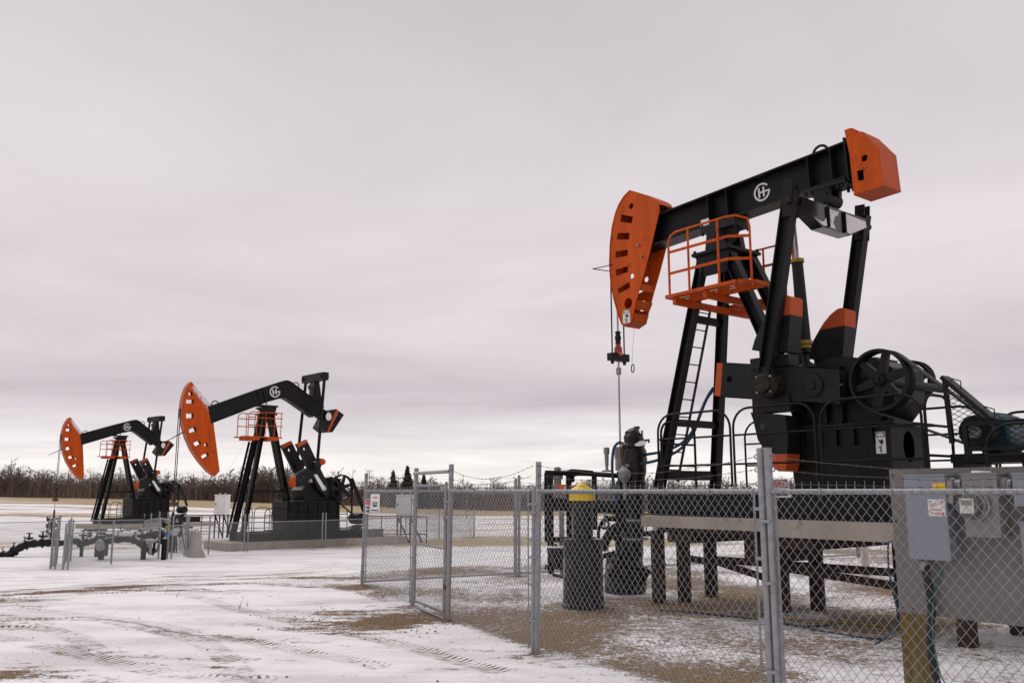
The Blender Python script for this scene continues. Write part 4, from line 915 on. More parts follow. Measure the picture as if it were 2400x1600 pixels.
# its foundation: concrete slabs on steel piles
fo = thing('pile_foundation', 'weathered concrete pads on brown steel piles carrying the near pump jack', 'foundation', N.O, N.rz)
z1 = 1.405
MB().box(-.72, 1.70, -1.15, 1.15, z1 - .17, z1).build('slab', 'concrete', fo); MB().box(1.712, 6.9, -1.15, 1.15, z1 - .235, z1 - .002).build('slab', 'concrete', fo)
MB().box(-.55, 1.4, -.95, .95, z1 - .26, z1 - .172).build('bearing_plate', 'pile_steel', fo)
for x, y in ((1545, 1413), (1605, 1409), (1668, 1398), (1836, 1434), (1918, 1427)):
    P = on_z(x, y); u, w_, _ = N.loc(P); MB().cyl((u, w_, -.3), (u, w_, z1 - .25), .115, None, 20).build('pile', 'pile_steel', fo)
for u, w_ in ((2.6, .75), (4.2, -.8), (4.2, .6), (5.8, -.8), (5.8, .7)): MB().cyl((u, w_, -.3), (u, w_, z1 - .24), .115, None, 20).build('pile', 'pile_steel', fo)
for u0, u1 in ((-.30, .20), (1.75, 2.3), (4.0, 4.4)): MB().box(u0, u1, -1.0, 1.0, z1 - .40, z1 - (.262 if u1 < 1.4 else .237)).build('pile_cap', 'pile_steel', fo)
MB().box(.95, 1.55, -.7, .3, z1 - .62, z1 - .262).build('drip_tray', 'pile_steel', fo)
for a, b_ in (((1600, 1305), (1665, 1316)), ((1668, 1312), (1790, 1352)), ((1668, 1310), (2110, 1342)), ((1836, 1330), (2120, 1376))):
    p0, p1 = N.p(*a, -.35), N.p(*b_, -.35); MB().tube([p0, p1], .055, 10).build('brace_pipe', 'pile_steel', fo)
# ------------------------------------------------------------------ chain-link fences
def seg_prisms(P, Q, r):
    """three-sided wires from P to Q (arrays)"""
    d = Q - P; d = d / np.linalg.norm(d, axis=1, keepdims=True); up = np.where(np.abs(d[:, 2:3]) < .9, np.array([[0, 0, 1.0]]), np.array([[1.0, 0, 0]]))
    a = np.cross(d, up); a /= np.linalg.norm(a, axis=1, keepdims=True); b_ = np.cross(d, a); V_ = []
    for e in (P, Q):
        for k in range(3): t = 2 * np.pi * k / 3; V_.append(e + r * (a * math.cos(t) + b_ * math.sin(t)))
    v = np.stack(V_, 1); n = len(P); f = np.array([(0, 1, 4, 3), (1, 2, 5, 4), (2, 0, 3, 5)])
    return v.reshape(-1, 3), (f[None] + (np.arange(n) * 6)[:, None, None]).reshape(-1, 4)
def link_mesh(parent, a, b_, z0a, z0b, zta, ztb, dwid=.082, dhgt=.092, r=.0024, off=(0, 0), spikes=True, m='wire', name='wire_mesh'):
    """woven diamond wire between two posts; a, b_ are ground points"""
    a, b_ = np.array(a[:2]) + off, np.array(b_[:2]) + off; L = np.linalg.norm(b_ - a); nc = max(2, int(round(L / (dwid / 2)))); nr = max(2, int(round((zta - z0a) / (dhgt / 2))))
    I, J = np.meshgrid(np.arange(nc), np.arange(nr), indexing='ij'); I, J = I.ravel(), J.ravel(); ev = (I + J) % 2 == 0
    perp = np.array([-(b_ - a)[1], (b_ - a)[0]]) / L
    def pt(i, j):
        f = i / nc; g = j / nr; xy = a + (b_ - a) * f[:, None]; bow = .012 * np.sin(f * 9 + g * 5 + a[0]) * np.sin(g * np.pi); sgn = np.where((i + j) % 4 < 2, 1, -1) * r * 1.1; xy = xy + perp * (bow + sgn)[:, None]
        return np.concatenate([xy, ((z0a + (z0b - z0a) * f) * (1 - g) + (zta + (ztb - zta) * f) * g)[:, None]], 1)
    A = np.where(ev[:, None], pt(I, J), pt(I, J + 1)); B = np.where(ev[:, None], pt(I + 1, J + 1), pt(I + 1, J))
    if spikes:
        k = np.arange(1, nc, 2) if nr % 2 else np.arange(0, nc, 2); t = pt(k, np.full(len(k), nr)); u = t + np.array([0, 0, .032]); t2 = u + np.concatenate([(b_ - a)[None] / L * .008, [[.012]]], 1).repeat(len(k), 0) if False else u + np.array([.004, 0, .012])
        A = np.concatenate([A, t]); B = np.concatenate([B, t2])
    v, f = seg_prisms(A, B, r); o = obj_np(name, mesh_np(name, v, f, [MAT[m]], False), parent, 'stuff'); return o
def barbed(parent, pts, r=.0022, barbs=True, sag=.03, m='rusty_wire'):
    P = []
    for a, b_ in zip(pts[:-1], pts[1:]):
        a, b_ = np.array(a, float), np.array(b_, float); n = 14; ph = rng.uniform(0, 6)
        for i in range(n): f = i / n; q = a + (b_ - a) * f; q[2] += -sag * 4 * f * (1 - f) + .006 * math.sin(f * 22 + ph) * math.sin(f * math.pi); P.append(q)
    P.append(np.array(pts[-1], float)); P = np.array(P); mb = MB(); mb.tube(P, r, 5)
    if barbs:
        L = np.concatenate([[0], np.cumsum(np.linalg.norm(np.diff(P, axis=0), axis=1))]); k = 0.06
        while k < L[-1]:
            c = np.array([np.interp(k, L, P[:, j]) for j in range(3)])
            for q in range(2): d = rng.normal(0, 1, 3); d /= np.linalg.norm(d); mb.tube([c - d * .014, c + d * .014], .0016, 3)
            mb.tube([c - (.006, 0, 0), c + (.006, 0, 0)], .004, 5); k += .125
    return mb.build('barbed_wire', m, parent)
def post(parent, p, h, r=.03, lean=(0, 0), name='post', m='galvanized', cap=True, z=None):
    z0 = (gz(p[0], p[1]) if z is None else z); o = MB().turned((p[0], p[1], z0 - .25), [(r, 0), (r, h + .25), (r * .93, h + .256), (r * .5, h + .258)], 14, (lean[0], lean[1], 1)).build(name, m, parent); return o
ferr = {}
nf = thing('chain_link_fence', 'galvanized chain-link fence with barbed wire enclosing the near pump jack', 'fence')
RAIL, TOP = 1.795, 2.13
out2 = -np.array([-fdir[1], fdir[0]]); out2 = out2 if out2 @ (np.array([0, 0]) - FB[:2]) > 0 else -out2     # towards the camera side
def clampband(p, z, parent, r=.038): MB().cyl((p[0], p[1], z - .013), (p[0], p[1], z + .013), r, None, 12).build('band', 'galvanized', parent)
def eyelets(p, d, parent, zs_=(1.86, 1.98, 2.09)):
    for z in zs_: MB().ring((p[0] + d[0], p[1] + d[1], z), (0.3, 1, 0), .018, .005, 14, 6).build('eye_bolt', 'galvanized', parent)
def bay(a, b_, o2, spikes=True, zt=1.83, lo=.03):
    a, b_ = np.array(a[:3], float), np.array(b_[:3], float); d = (b_ - a)[:2]; L = np.linalg.norm(d); d = d / L
    za, zb_ = gz(*a[:2]), gz(*b_[:2]); ra, rb = RAIL + 0 * za, RAIL + 0 * zb_
    MB().tube([(a[0] + d[0] * .03, a[1] + d[1] * .03, RAIL), (b_[0] - d[0] * .03, b_[1] - d[1] * .03, RAIL)], .0215, 12).build('top_rail', 'galvanized', nf)
    link_mesh(nf, (a[0] + d[0] * .07, a[1] + d[1] * .07), (b_[0] - d[0] * .07, b_[1] - d[1] * .07), za + lo, zb_ + lo, zt, zt, off=o2 * .028, spikes=spikes)
    for p, s in ((a, 1), (b_, -1)):
        q = (p[0] + d[0] * .075 * s + o2[0] * .02, p[1] + d[1] * .075 * s + o2[1] * .02)
        MB().box(q[0] - .009, q[0] + .009, q[1] - .004, q[1] + .004, za + .04, 1.80).build('tension_bar', 'galvanized', nf)
        for z in (.25, .75, 1.25, 1.66): MB().bar((p[0], p[1] - .0, z + za), (q[0] + d[0] * .02 * s, q[1], z + za), .012, .028, (0, 1, 0)).build('bracket', 'galvanized', nf); clampband(p, z + za, nf, .034)
    MB().tube([(a[0], a[1], za + .05), (b_[0], b_[1], zb_ + .05)], .003, 5).build('bottom_wire', 'wire', nf)
    tm = MB()
    for k in range(1, int(L / .55) + 1): q = a[:2] + d * (k * .55 + rng.uniform(-.06, .06)); tm.ring((q[0], q[1], RAIL), (d[0], d[1], .25), .027, .0035, 12, 5); tm.tube([(q[0] + o2[0] * .03, q[1] + o2[1] * .03, RAIL + .01), (q[0] + o2[0] * .045, q[1] + o2[1] * .045, RAIL - .035)], .003, 4)
    tm.build('tie_wire', 'wire', nf, kind='stuff')
# front run: L - gate - B - R - beyond the frame
PB = [FB + np.array([*(-fdir[:2] * .045), 0]), FB + np.array([*(fdir[:2] * .03), 0])]
PR = [FR - fdir * .040, FR + fdir * .040]
dLB = (FL - FB) / np.linalg.norm(FL - FB); o2L = np.array([-dLB[1], dLB[0]]); o2L = o2L if o2L[0] < 0 else -o2L
for p, hh, ln in ((FL, 2.13, (.012, 0)), (PB[0], 1.86, (.012, 0)), (PB[1], 2.14, (.012, 0)), (PR[0], 2.15, (-.0, 0)), (PR[1], 2.15, (-.0, 0)), (FE, 2.15, (0, 0))): post(nf, p, hh, .033, ln)
for z in (.35, 1.05, 1.55): clampband(PR[0] + (PR[1] - PR[0]) / 2, z, nf, .072); clampband(PB[0] + (PB[1] - PB[0]) / 2, z, nf, .068)
for p, h_ in ((G2, 2.16), (G1, 2.17)): post(nf, p, h_, .036, (.012, 0), 'gate_post')
bay(PB[1], PR[0], out2); bay(PR[1], FE, out2); bay(PB[0], G1, o2L); bay(G2, FL, o2L)
MB().tube([(*G2[:2], 2.08), (*G1[:2], 2.08)], .028, 12).build('gate_header', 'galvanized', nf)
for p, d in ((PR[0], -fdir * .045), (PR[1], fdir * .045), (PB[1], fdir * .045)): eyelets(p, d, nf)
Z3 = (1.86, 1.98, 2.09)
for z, sg in zip(Z3, (.02, .09, .13)):
    barbed(nf, [(*(PB[1] + fdir * .05)[:2], z), (*(PR[0] - fdir * .05)[:2], z)], sag=sg * .9)
    barbed(nf, [(*(PR[1] + fdir * .05)[:2], z), (*FE[:2], z - .03)], sag=sg)
    barbed(nf, [(*G1[:2], z + (.02 if z > 2 else 0)), (*PB[0][:2], z)], sag=sg * 1.1); barbed(nf, [(*FL[:2], z), (*G2[:2], z - .02)], sag=sg * .6)
# back run
o2b = np.array([.513, -.858])
for p in (P1, P2, P3, P4):
    d = np.array([.858, .513, 0])
    for s in (-1, 1): post(nf, p + d * .04 * s, 2.13 if s > 0 else 2.06, .03); eyelets(p + d * .04 * s, d * .05 * s, nf)
for a, b_ in ((FL, P1), (P1, P2), (P2, P3), (P3, P4)):
    bay(a, b_, -o2b * 1.0); MB().tube([(a[0], a[1], .07), (b_[0], b_[1], .07)], .02, 8).build('bottom_rail', 'galvanized', nf)
    for z, sg in zip(Z3, (.02, .05, .06)): barbed(nf, [(*a[:2], z), (*b_[:2], z)], sag=sg, barbs=False)
# the gate, hung between its posts
gd = (G1 - G2) / np.linalg.norm(G1 - G2); A_ = G2 + gd * .10; B_ = G1 - gd * .13
gt_ = thing('fence_gate', 'narrow galvanized chain-link gate closed between two taller posts', 'gate', A_)
def gl(p, z): return (p[0] - A_[0], p[1] - A_[1], z)
for p in (A_, B_): MB().cyl(gl(p, .06), gl(p, 1.93), .023, None, 12).build('stile', 'galvanized', gt_)
for z in (.10, .98, 1.88): MB().tube([gl(A_, z), gl(B_, z)], .020 if z != .98 else .016, 12).build('frame_bar', 'galvanized', gt_)
link_mesh(gt_, gl(A_, 0), gl(B_, 0), .08, .08, 1.9, 1.9, off=o2L * .024, spikes=False)
MB().box(*sorted((gl(B_, 0)[0] - .03, gl(B_, 0)[0] - .015)), gl(B_, 0)[1] - .01, gl(B_, 0)[1] + .01, .1, 1.85).build('tension_bar', 'galvanized', gt_)
lt = MB().cyl(gl(B_ - gd * .05, 1.42), gl(B_ + gd * .16, 1.42), .022, None, 10).build('latch', 'dirty_grey', gt_); MB().box(gl(B_, 0)[0] - .03, gl(B_, 0)[0] + .05, gl(B_, 0)[1] - .05, gl(B_, 0)[1] + .04, 1.36, 1.40).build('padlock', 'dirty_grey', lt)
for z in (.42, 1.6): MB().bar(gl(G2, z), gl(A_, z), .05, .06, (0, 0, 1)).build('hinge', 'dirty_grey', gt_)
MB().bar(gl(B_, .45), gl(G1, .45), .05, .07, (0, 0, 1)).build('drop_latch', 'rust', gt_)
MB().tube([gl(A_, .012), gl(B_, .012)], .018, 8).build('sill_bar', 'galvanized', gt_)
# signs hung on the fence
def plane_sign(name, label, corners, m='sign_white', cat='sign', th=.003):
    """rectangular plate: corner points top-left, top-right, bottom-left; returns root and placing matrix"""
    tl, tr, bl = [V(c) for c in corners]; ux = (tr - tl); uz = (tl - bl); W_, H_ = ux.length, uz.length; ux.normalize(); uz.normalize(); n_ = ux.cross(uz); c = (tr + bl) / 2
    M = Matrix((ux, uz, n_)).transposed().to_4x4()
    o = thing(name, label, cat, c); q = lambda x, y, z: M @ Vector((x, y, z))
    pl = MB(); vs_ = [q(x * W_ / 2, y * H_ / 2, z) for z in (-th, 0) for x, y in ((-1, -1), (1, -1), (1, 1), (-1, 1))]
    pl.add(vs_, [(3, 2, 1, 0), (4, 5, 6, 7), (0, 1, 5, 4), (1, 2, 6, 5), (2, 3, 7, 6), (3, 0, 4, 7)]).build('plate', m, o, smooth=0); return o, M, W_, H_
def flat(o, M, x0, x1, y0, y1, z, m, name='print'):
    MB().add([M @ Vector((x, y, z)) for x, y in ((x0, y0), (x1, y0), (x1, y1), (x0, y1))], [(0, 1, 2, 3)]).build(name, m, o, smooth=0)
def oval(o, M, cx_, cy_, rx, ry, z, m, n=32, name='print', p=3.0):
    pts = []
    for i in range(n):
        t = 2 * math.pi * i / n; c, s = math.cos(t), math.sin(t); pts.append(M @ Vector((cx_ + rx * math.copysign(abs(c) ** (2 / p), c), cy_ + ry * math.copysign(abs(s) ** (2 / p), s), z)))
    MB().add(pts, [tuple(range(n))]).build(name, m, o, smooth=0)
def wording(o, M, body, size, x, y, z, m, name='lettering', align='CENTER', bold=0.0):
    return text_mesh(body, size, name, m, o, M @ Matrix.Translation((x, y, z)), 0, align)
ys = 7.62
ds, M, W_, H_ = plane_sign('danger_sign', 'white danger sign with red oval hung behind the post of the near fence', [at(1783, 1122, ys + .06), at(1846, 1122, ys), at(1783 + 9, 1165, ys + .06)])
flat(ds, M, -W_ * .47, W_ * .47, -H_ * .47, H_ * .47, .0006, 'sign_white'); flat(ds, M, -W_ * .46, W_ * .46, H_ * .02, H_ * .46, .001, 'sign_black'); oval(ds, M, 0, H_ * .24, W_ * .44, H_ * .20, .0016, 'sign_white'); oval(ds, M, 0, H_ * .24, W_ * .42, H_ * .175, .0022, 'sign_red')
wording(ds, M @ Matrix.Diagonal((.82, 1, 1, 1)), 'DANGER', H_ * .38, 0, H_ * .235, .0028, 'sign_white'); wording(ds, M, 'AUTOMATIC EQUIPMENT', H_ * .13, 0, -H_ * .09, .0028, 'sign_black'); 
for y in (-.24, -.36): flat(ds, M, -W_ * .38, W_ * .38, H_ * y - .006, H_ * y + .006, .0016, 'sign_black')
YL = FL[1] - .4
ws, M, W_, H_ = plane_sign('notice_sign', 'white notice board on the mesh beside the leftmost fence post', [at(869, 1157, 16.55), at(890, 1157, 16.1), at(868, 1199, 16.55)])
for y, wd in ((.30, .25), (.02, .3), (-.10, .3), (-.18, .2), (-.40, .42)): flat(ws, M, -W_ * wd, W_ * wd, H_ * y - .012, H_ * y + .012, .001, 'sign_black' if y < .2 else 'sign_red')
ws, M, W_, H_ = plane_sign('danger_sign', 'small red and white danger sign wired to the leftmost fence post', [at(857, 1169, 17.2), at(869, 1169, 17.0), at(856, 1203, 17.2)])
flat(ws, M, -W_ * .45, W_ * .45, H_ * .12, H_ * .47, .001, 'sign_red'); wording(ws, M, 'DANGER', H_ * .12, 0, H_ * .3, .002, 'sign_white')
for y in (-.02, -.12, -.28, -.36): flat(ws, M, -W_ * .33, W_ * .33, H_ * y - .012, H_ * y + .012, .001, 'sign_black')

# ------------------------------------------------------------------ electrical board on timber posts
bdir = np.array([math.sin(R(-35)) * -1, -math.cos(R(-35)), 0])      # along the board, to the right and nearer
bn = np.array([-bdir[1], bdir[0], 0]); bn = bn if bn[1] < 0 else -bn  # towards the viewer
bo = at(2087, 1150, 7.45); bo[2] = 0
BRD = Frame(bo, 0); BRD.a = bdir; BRD.l = -bn; BRD.rz = math.atan2(bdir[1], bdir[0]); D = BRD
eb = thing('electrical_board', 'grey equipment board on a timber post with meter and switch boxes, right edge', 'electrical board', bo, D.rz)
zb0, zb1 = D.hit(2107, 1433, 0)[1], D.hit(2087, 1099, 0)[1]
MB().box(0, 2.44, 0, .019, zb0, zb1).build('backboard', 'grey_board', eb)
for u, z in ((.03, zb1 - .05), (.14, zb1 - .05), (.03, zb0 + .04), (.12, zb0 + .04), (.03, (zb0 + zb1) / 2 + .15)): MB().cyl((u, -.003, z), (u, .0, z), .009, None, 8).build('screw', 'sign_black', eb)
pu0 = D.hit(2114, 1500, .03)[0]
for u in (pu0, 1.9):
    MB().box(u, u + .15, .021, .171, -.4, zb1 - .05).build('timber_post', 'wood_post', eb)
MB().box(-.02, .0, .02, .2, zb0 + .5, zb0 + .62).build('bracket', 'dirty_grey', eb)
def cabinet(px0, py0, px1, py1, dep, name, m, lab=None):
    """box on the board; the pixel corners are those of its front face"""
    u0, z1 = D.hit(px0, py0, -dep); u1, z0 = D.hit(px1, py1, -dep)
    o = MB().box(u0, u1, -dep + .012, -.002, z0 + .01, z1 - .01).build(name, m, eb, label=lab); MB().box(u0 - .006, u1 + .006, -dep, -dep + .011, z0, z1).build('cover', m, o); MB().box(u0 - .012, u1 + .012, -dep - .008, -.003, z1 - .009, z1 + .004).build('rain_hood', m, o); return o, u0, u1, z0, z1
q3 = lambda x, y: h(x, y, .1595, 2060, 1080)
dep = .17
db, u0, u1, z0, z1 = cabinet(*q3(370, 205), *q3(1050, 1470), dep, 'disconnect_box', 'grey_box', 'tall blue-grey switch box with yellow and white labels')
def decal(o, a, b_, m, name='decal', d=.0012): x0, y1 = D.hit(*q3(*a), -dep); x1, y0 = D.hit(*q3(*b_), -dep); return MB().box(x0, x1, -dep - d - .001, -dep - d + .0005, y0, y1).build(name, m, o), x0, x1, y0, y1
decal(db, (785, 325), (980, 420), 'sign_yellow', 'yellow_label')
o, x0, x1, y0, y1 = decal(db, (715, 560), (985, 812), 'sign_white', 'instruction_label')
dx, dy = x1 - x0, y1 - y0
def stripe(fx0, fx1, fy0, fy1, m): MB().box(x0 + dx * fx0, x0 + dx * fx1, -dep - .0038, -dep - .0022, y0 + dy * fy0, y0 + dy * fy1).build('print', m, o, smooth=0)
for s in ((.16, .74, .36, .41, 'sign_red'), (.16, .74, .13, .18, 'sign_red'), (.78, .93, .78, .94, 'sign_red'), (.78, .93, .05, .24, 'sign_red'), (.06, .25, .86, .90, 'sign_black'), (.06, .55, .60, .63, 'sign_red'), (.10, .72, .72, .745, 'sign_black'), (.10, .17, .22, .28, 'sign_red')): stripe(*s)
Mx = Matrix(((1, 0, 0, 0), (0, 0, -1, 0), (0, 1, 0, 0), (0, 0, 0, 1)))
text_mesh('ON', dy * .17, 'lettering', 'sign_white', o, Matrix.Translation((x0 + dx * .855, -dep - .0042, y0 + dy * .86)) @ Mx); text_mesh('OFF', dy * .13, 'lettering', 'sign_white', o, Matrix.Translation((x0 + dx * .855, -dep - .0042, y0 + dy * .145)) @ Mx)
MB().box(u1 + .004, u1 + .03, -dep + .05, -dep + .10, z0 + .12, z0 + .19).build('hasp', 'steel_rod', db)
MB().box(u1 + .002, u1 + .05, -dep + .02, -dep + .08, z1 - .22, z1 - .05).build('handle', 'dirty_grey', db)
mbx2, a0, a1, c0_, c1_ = cabinet(*q3(1215, 185), *q3(1790, 1130), dep, 'meter_box', 'grey_meter', 'square grey meter box with round glass meter')
mu, mz = D.hit(*q3(1430, 655), -dep); mrad = .093
mr_ = MB().turned((mu, -dep - .001, mz), [(mrad * 1.12, 0), (mrad * 1.12, .02), (mrad, .022), (mrad, .06)], 30, (0, -1, 0)).build('meter', 'dirty_grey', mbx2, label='round electricity meter')
MB().turned((mu - .006, -dep - .062, mz), [(mrad * .98, 0), (mrad * .96, .05), (mrad * .9, .062), (.01, .063)], 30, (0, -1, 0)).build('glass_cover', 'glass_dark', mr_)
MB().box(mu - .055, mu + .05, -dep - .135, -dep - .126, mz - .055, mz + .055).build('register_face', 'dirty_white', mr_); MB().box(mu - .042, mu + .038, -dep - .138, -dep - .1355, mz + .005, mz + .042).build('display', 'lcd', mr_)
MB().ring((mu, -dep - .03, mz), (0, 1, 0), mrad * 1.16, .008, 30, 8).build('seal_ring', 'dirty_grey', mr_)
MB().box(a0 + .08, a1 - .1, -dep - .01, -.02, c1_ + .006, c1_ + .02).build('snow_cap', 'snow', mbx2)
cabinet(*q3(1960, 180), *q3(2600, 668), dep, 'splice_box', 'grey_box', 'shallow grey box right of the meter box'); cabinet(*q3(2075, 890), *q3(2800, 1700), .10, 'control_box', 'grey_box', 'pale grey lower box cut by the picture edge')
for a, b_ in (((1010, 330), (1215, 325)), ((1770, 330), (1960, 322))):
    p0, p1 = D.p(*q3(*a), -.09), D.p(*q3(*b_), -.09); cdn = MB().tube([p0, (p1[0], p1[1], p0[2])], .032, 16).build('conduit_nipple', 'galvanized', eb)
    MB().cyl((p0[0] + .02, -.09, p0[2]), (p0[0] + .06, -.09, p0[2]), .045, None, 8).build('locknut', 'dirty_grey', cdn)
q4 = lambda x, y: h(x, y, .1722, 2060, 1330)
p = [D.p(*q3(690, 1480), -.08), D.p(*q4(640, 60), -.08), D.p(*q4(690, 300), -.07), D.p(*q4(715, 600), -.06), D.p(*q4(705, 900), -.06), D.p(*q4(720, 1200), -.06), D.p(*q4(790, 1568), -.06), D.p(*q4(860, 1800), -.06), D.p(*q4(880, 2300), -.06)]
pp = smooth_pts(p, 14); MB().tube(pp, [.030 + .0025 * (i % 2) for i in range(len(pp))], 12).build('flexible_conduit', 'rubber', eb)
MB().cyl(D.p(*q3(690, 1470), -.08), D.p(*q4(610, 30), -.08), .035, None, 12).build('conduit_fitting', 'galvanized', eb)
MB().bar(D.p(*q4(655, 545), -.05), D.p(*q4(815, 548), -.05), .02, .02).build('conduit_strap', 'galvanized', eb)
MB().tube(smooth_pts([D.p(*q4(870, 0), -.01), D.p(*q4(790, 260), -.03), D.p(*q4(740, 480), -.1), D.p(*q4(725, 760), -.1), D.p(*q4(745, 1000), -.1), D.p(*q4(790, 1250), -.1), D.p(*q4(850, 1480), -.12), D.p(*q4(930, 1600), -.15)], 6), .006, 6).build('ground_wire', 'teal_wire', eb)

# ------------------------------------------------------------------ near well site: wellhead, drum, pipe rack, hoses
wx, wy = WELL[0], WELL[1]
wh = thing('wellhead', 'black wrapped wellhead with blue hoses below the near horsehead', 'wellhead', (wx, wy, 0))
def wp_(px, py, dy=0.0): P = at(px, py, wy + dy); return (P[0] - wx, P[1] - wy, P[2])
MB().turned((0, 0, 0), [(.17, 0), (.17, .35), (.13, .4), (.13, .9), (.20, .92), (.20, 1.0), (.12, 1.02), (.12, 1.55), (.16, 1.57), (.16, 1.63), (.09, 1.65), (.09, 1.95), (.06, 2.0), (.055, 2.08), (.075, 2.09), (.075, 2.16), (.02, 2.17)], 20).build('casing_stack', 'black_cast', wh)
MB().turned((0, 0, 2.17), [(.02, 0), (.10, .005), (.10, .2), (.085, .23), (.02, .235)], 14).build('stuffing_box', 'dirty_grey', wh)
bx = wp_(1487, 1150, -.25)
wrap = [wp_(1483, 1392, -.25), wp_(1482, 1340, -.25), wp_(1482, 1280, -.25), wp_(1484, 1210, -.25), wp_(1486, 1150, -.25), wp_(1489, 1090, -.25), wp_(1487, 1050, -.25), wp_(1484, 1032, -.25), wp_(1487, 1014, -.22), wp_(1493, 1004, -.2)]
MB().wrapped(smooth_pts(wrap, 4), [.25, .24, .23, .22, .215, .21, .20, .20, .20, .20, .205, .21, .205, .21, .205, .21, .205, .215, .205, .215, .21, .215, .20, .21, .205, .20, .195, .16, .17, .18, .175, .165, .14, .12, .09, .07, .04][:37], 26, .06, 3, 6).build('insulation_wrap', 'black_plastic', wh, label='black plastic wrapping tied around the flow tee')
skirt = [wp_(1466, 1395, -.2), wp_(1462, 1360, -.2), wp_(1464, 1325, -.2), wp_(1472, 1300, -.2)]; MB().wrapped(smooth_pts(skirt, 4), [.30, .35, .37, .36, .38, .37, .36, .37, .35, .33, .30, .26, .2], 26, .10, 5, 4).build('insulation_skirt', 'black_plastic', wh)
MB().tube(smooth_pts([wp_(1480, 1220, -.3), wp_(1450, 1232, -.35), wp_(1425, 1255, -.4), wp_(1412, 1290, -.4)], 5), [.09, .10, .09, .10, .09, .09, .085, .09, .085, .09, .08, .085, .08, .08, .075, .07], 12).build('flow_elbow', 'black_plastic', wh)
MB().turned(wp_(1493, 1012, -.2), [(.035, 0), (.03, .05), (.055, .06), (.055, .1), (.04, .105)], 10).build('bull_plug', 'rust', wh)
vb = MB().turned(wp_(1506, 1062, -.3), [(.03, 0), (.03, .28), (.02, .3), (.02, .42)], 10).build('sample_valve', 'dirty_grey', wh); MB().tube([wp_(1506, 1032, -.3), wp_(1514, 1032, -.3), wp_(1520, 1030, -.3), wp_(1521, 1037, -.3)], .022, 8).build('spout', 'rust', vb)
MB().turned(wp_(1465, 1170, -.45), [(.03, 0), (.035, .25), (.03, .28), (.09, .36), (.12, .42), (.115, .5), (.06, .56), (.02, .58)], 16).build('pressure_gauge', 'dirty_grey', wh)
MB().turned(wp_(1452, 1075, 0), [(.09, 0), (.095, .08), (.1, .1), (.1, .22)], 8).build('packing_gland', 'dirty_grey', wh)
MB().tube([wp_(1462, 1100, -.2), wp_(1462, 1060, -.2), wp_(1461, 1040, -.2)], .035, 8).build('riser', 'rust', wh)
for a, b_ in (((1489, 1078), (1508, 1087)), ((1472, 1092), (1490, 1089))): pass
for nm, pts in (('a', [(1466, 1092, -.4), (1490, 1088, -.4), (1540, 1078, -.6), (1590, 1055, -.9), (1622, 1020, -1.1), (1640, 975, -1.2), (1655, 937, -1.25), (1670, 915, -1.25)]), ('b', [(1500, 1068, -.3), (1518, 1064, -.4), (1560, 1056, -.7), (1600, 1036, -.95), (1628, 1002, -1.15), (1645, 958, -1.2), (1660, 926, -1.25), (1672, 908, -1.25)]), ('c', [(1462, 1040, -.3), (1450, 1037, -.3), (1439, 1050, -.3), (1435, 1080, -.3), (1436, 1115, -.3), (1441, 1150, -.3), (1448, 1185, -.3)]), ('d', [(1462, 1092, -.35), (1452, 1110, -.35), (1450, 1140, -.35), (1449, 1175, -.35)])):
    P = smooth_pts([wp_(*q) for q in pts], 8); hs = MB().tube(P, .026, 10).build('hose', 'blue_hose', wh); 
    MB().tube([P[0], P[3]], .034, 8).build('hose_fitting', 'dirty_grey', hs)
MB().turned(wp_(1500, 1040, -.42), [(.10, 0), (.12, .015), (.09, .03), (.02, .035)], 10, (-.2, -.5, 1)).build('snow_patch', 'snow', wh)
for z, r in ((1.28, .225), (1.62, .215), (.95, .23)):
    MB().ring((wrap[4][0], wrap[4][1], z), (0, 0, 1), r, .012, 26, 6, 2.0).build('strap', 'dirty_grey' if z < 1.6 else 'black_cast', wh)
for x, y, d, ax_ in ((1437, 1215, -.3, (1, .2, 0)), (1425, 1300, -.5, (1, 0, .3)), (1515, 1250, -.3, (1, 0, 0)), (1445, 1330, -.5, (0, 0, 1)), (1512, 1350, -.4, (.3, 0, 1))):
    vv = MB().turned(wp_(x, y, d), [(.03, -.14), (.06, -.13), (.06, -.10), (.035, -.09), (.05, -.04), (.05, .04), (.035, .09), (.06, .10), (.06, .13), (.03, .14)], 12, ax_).build('valve', 'black_cast', wh); MB().turned(wp_(x, y - 8, d), [(.012, 0), (.012, .08), (.055, .085), (.055, .1)], 12).build('handwheel', 'rust', vv)
for pts in ([(1415, 1298, -.5), (1440, 1300, -.5), (1470, 1300, -.45)], [(1425, 1345, -.5), (1450, 1350, -.5), (1500, 1352, -.4), (1560, 1320, -.6)], [(1436, 1215, -.3), (1420, 1220, -.3), (1405, 1235, -.3), (1402, 1265, -.3)]): MB().tube(smooth_pts([wp_(*q) for q in pts], 6), .03, 10).build('small_pipe', 'black_paint', wh)
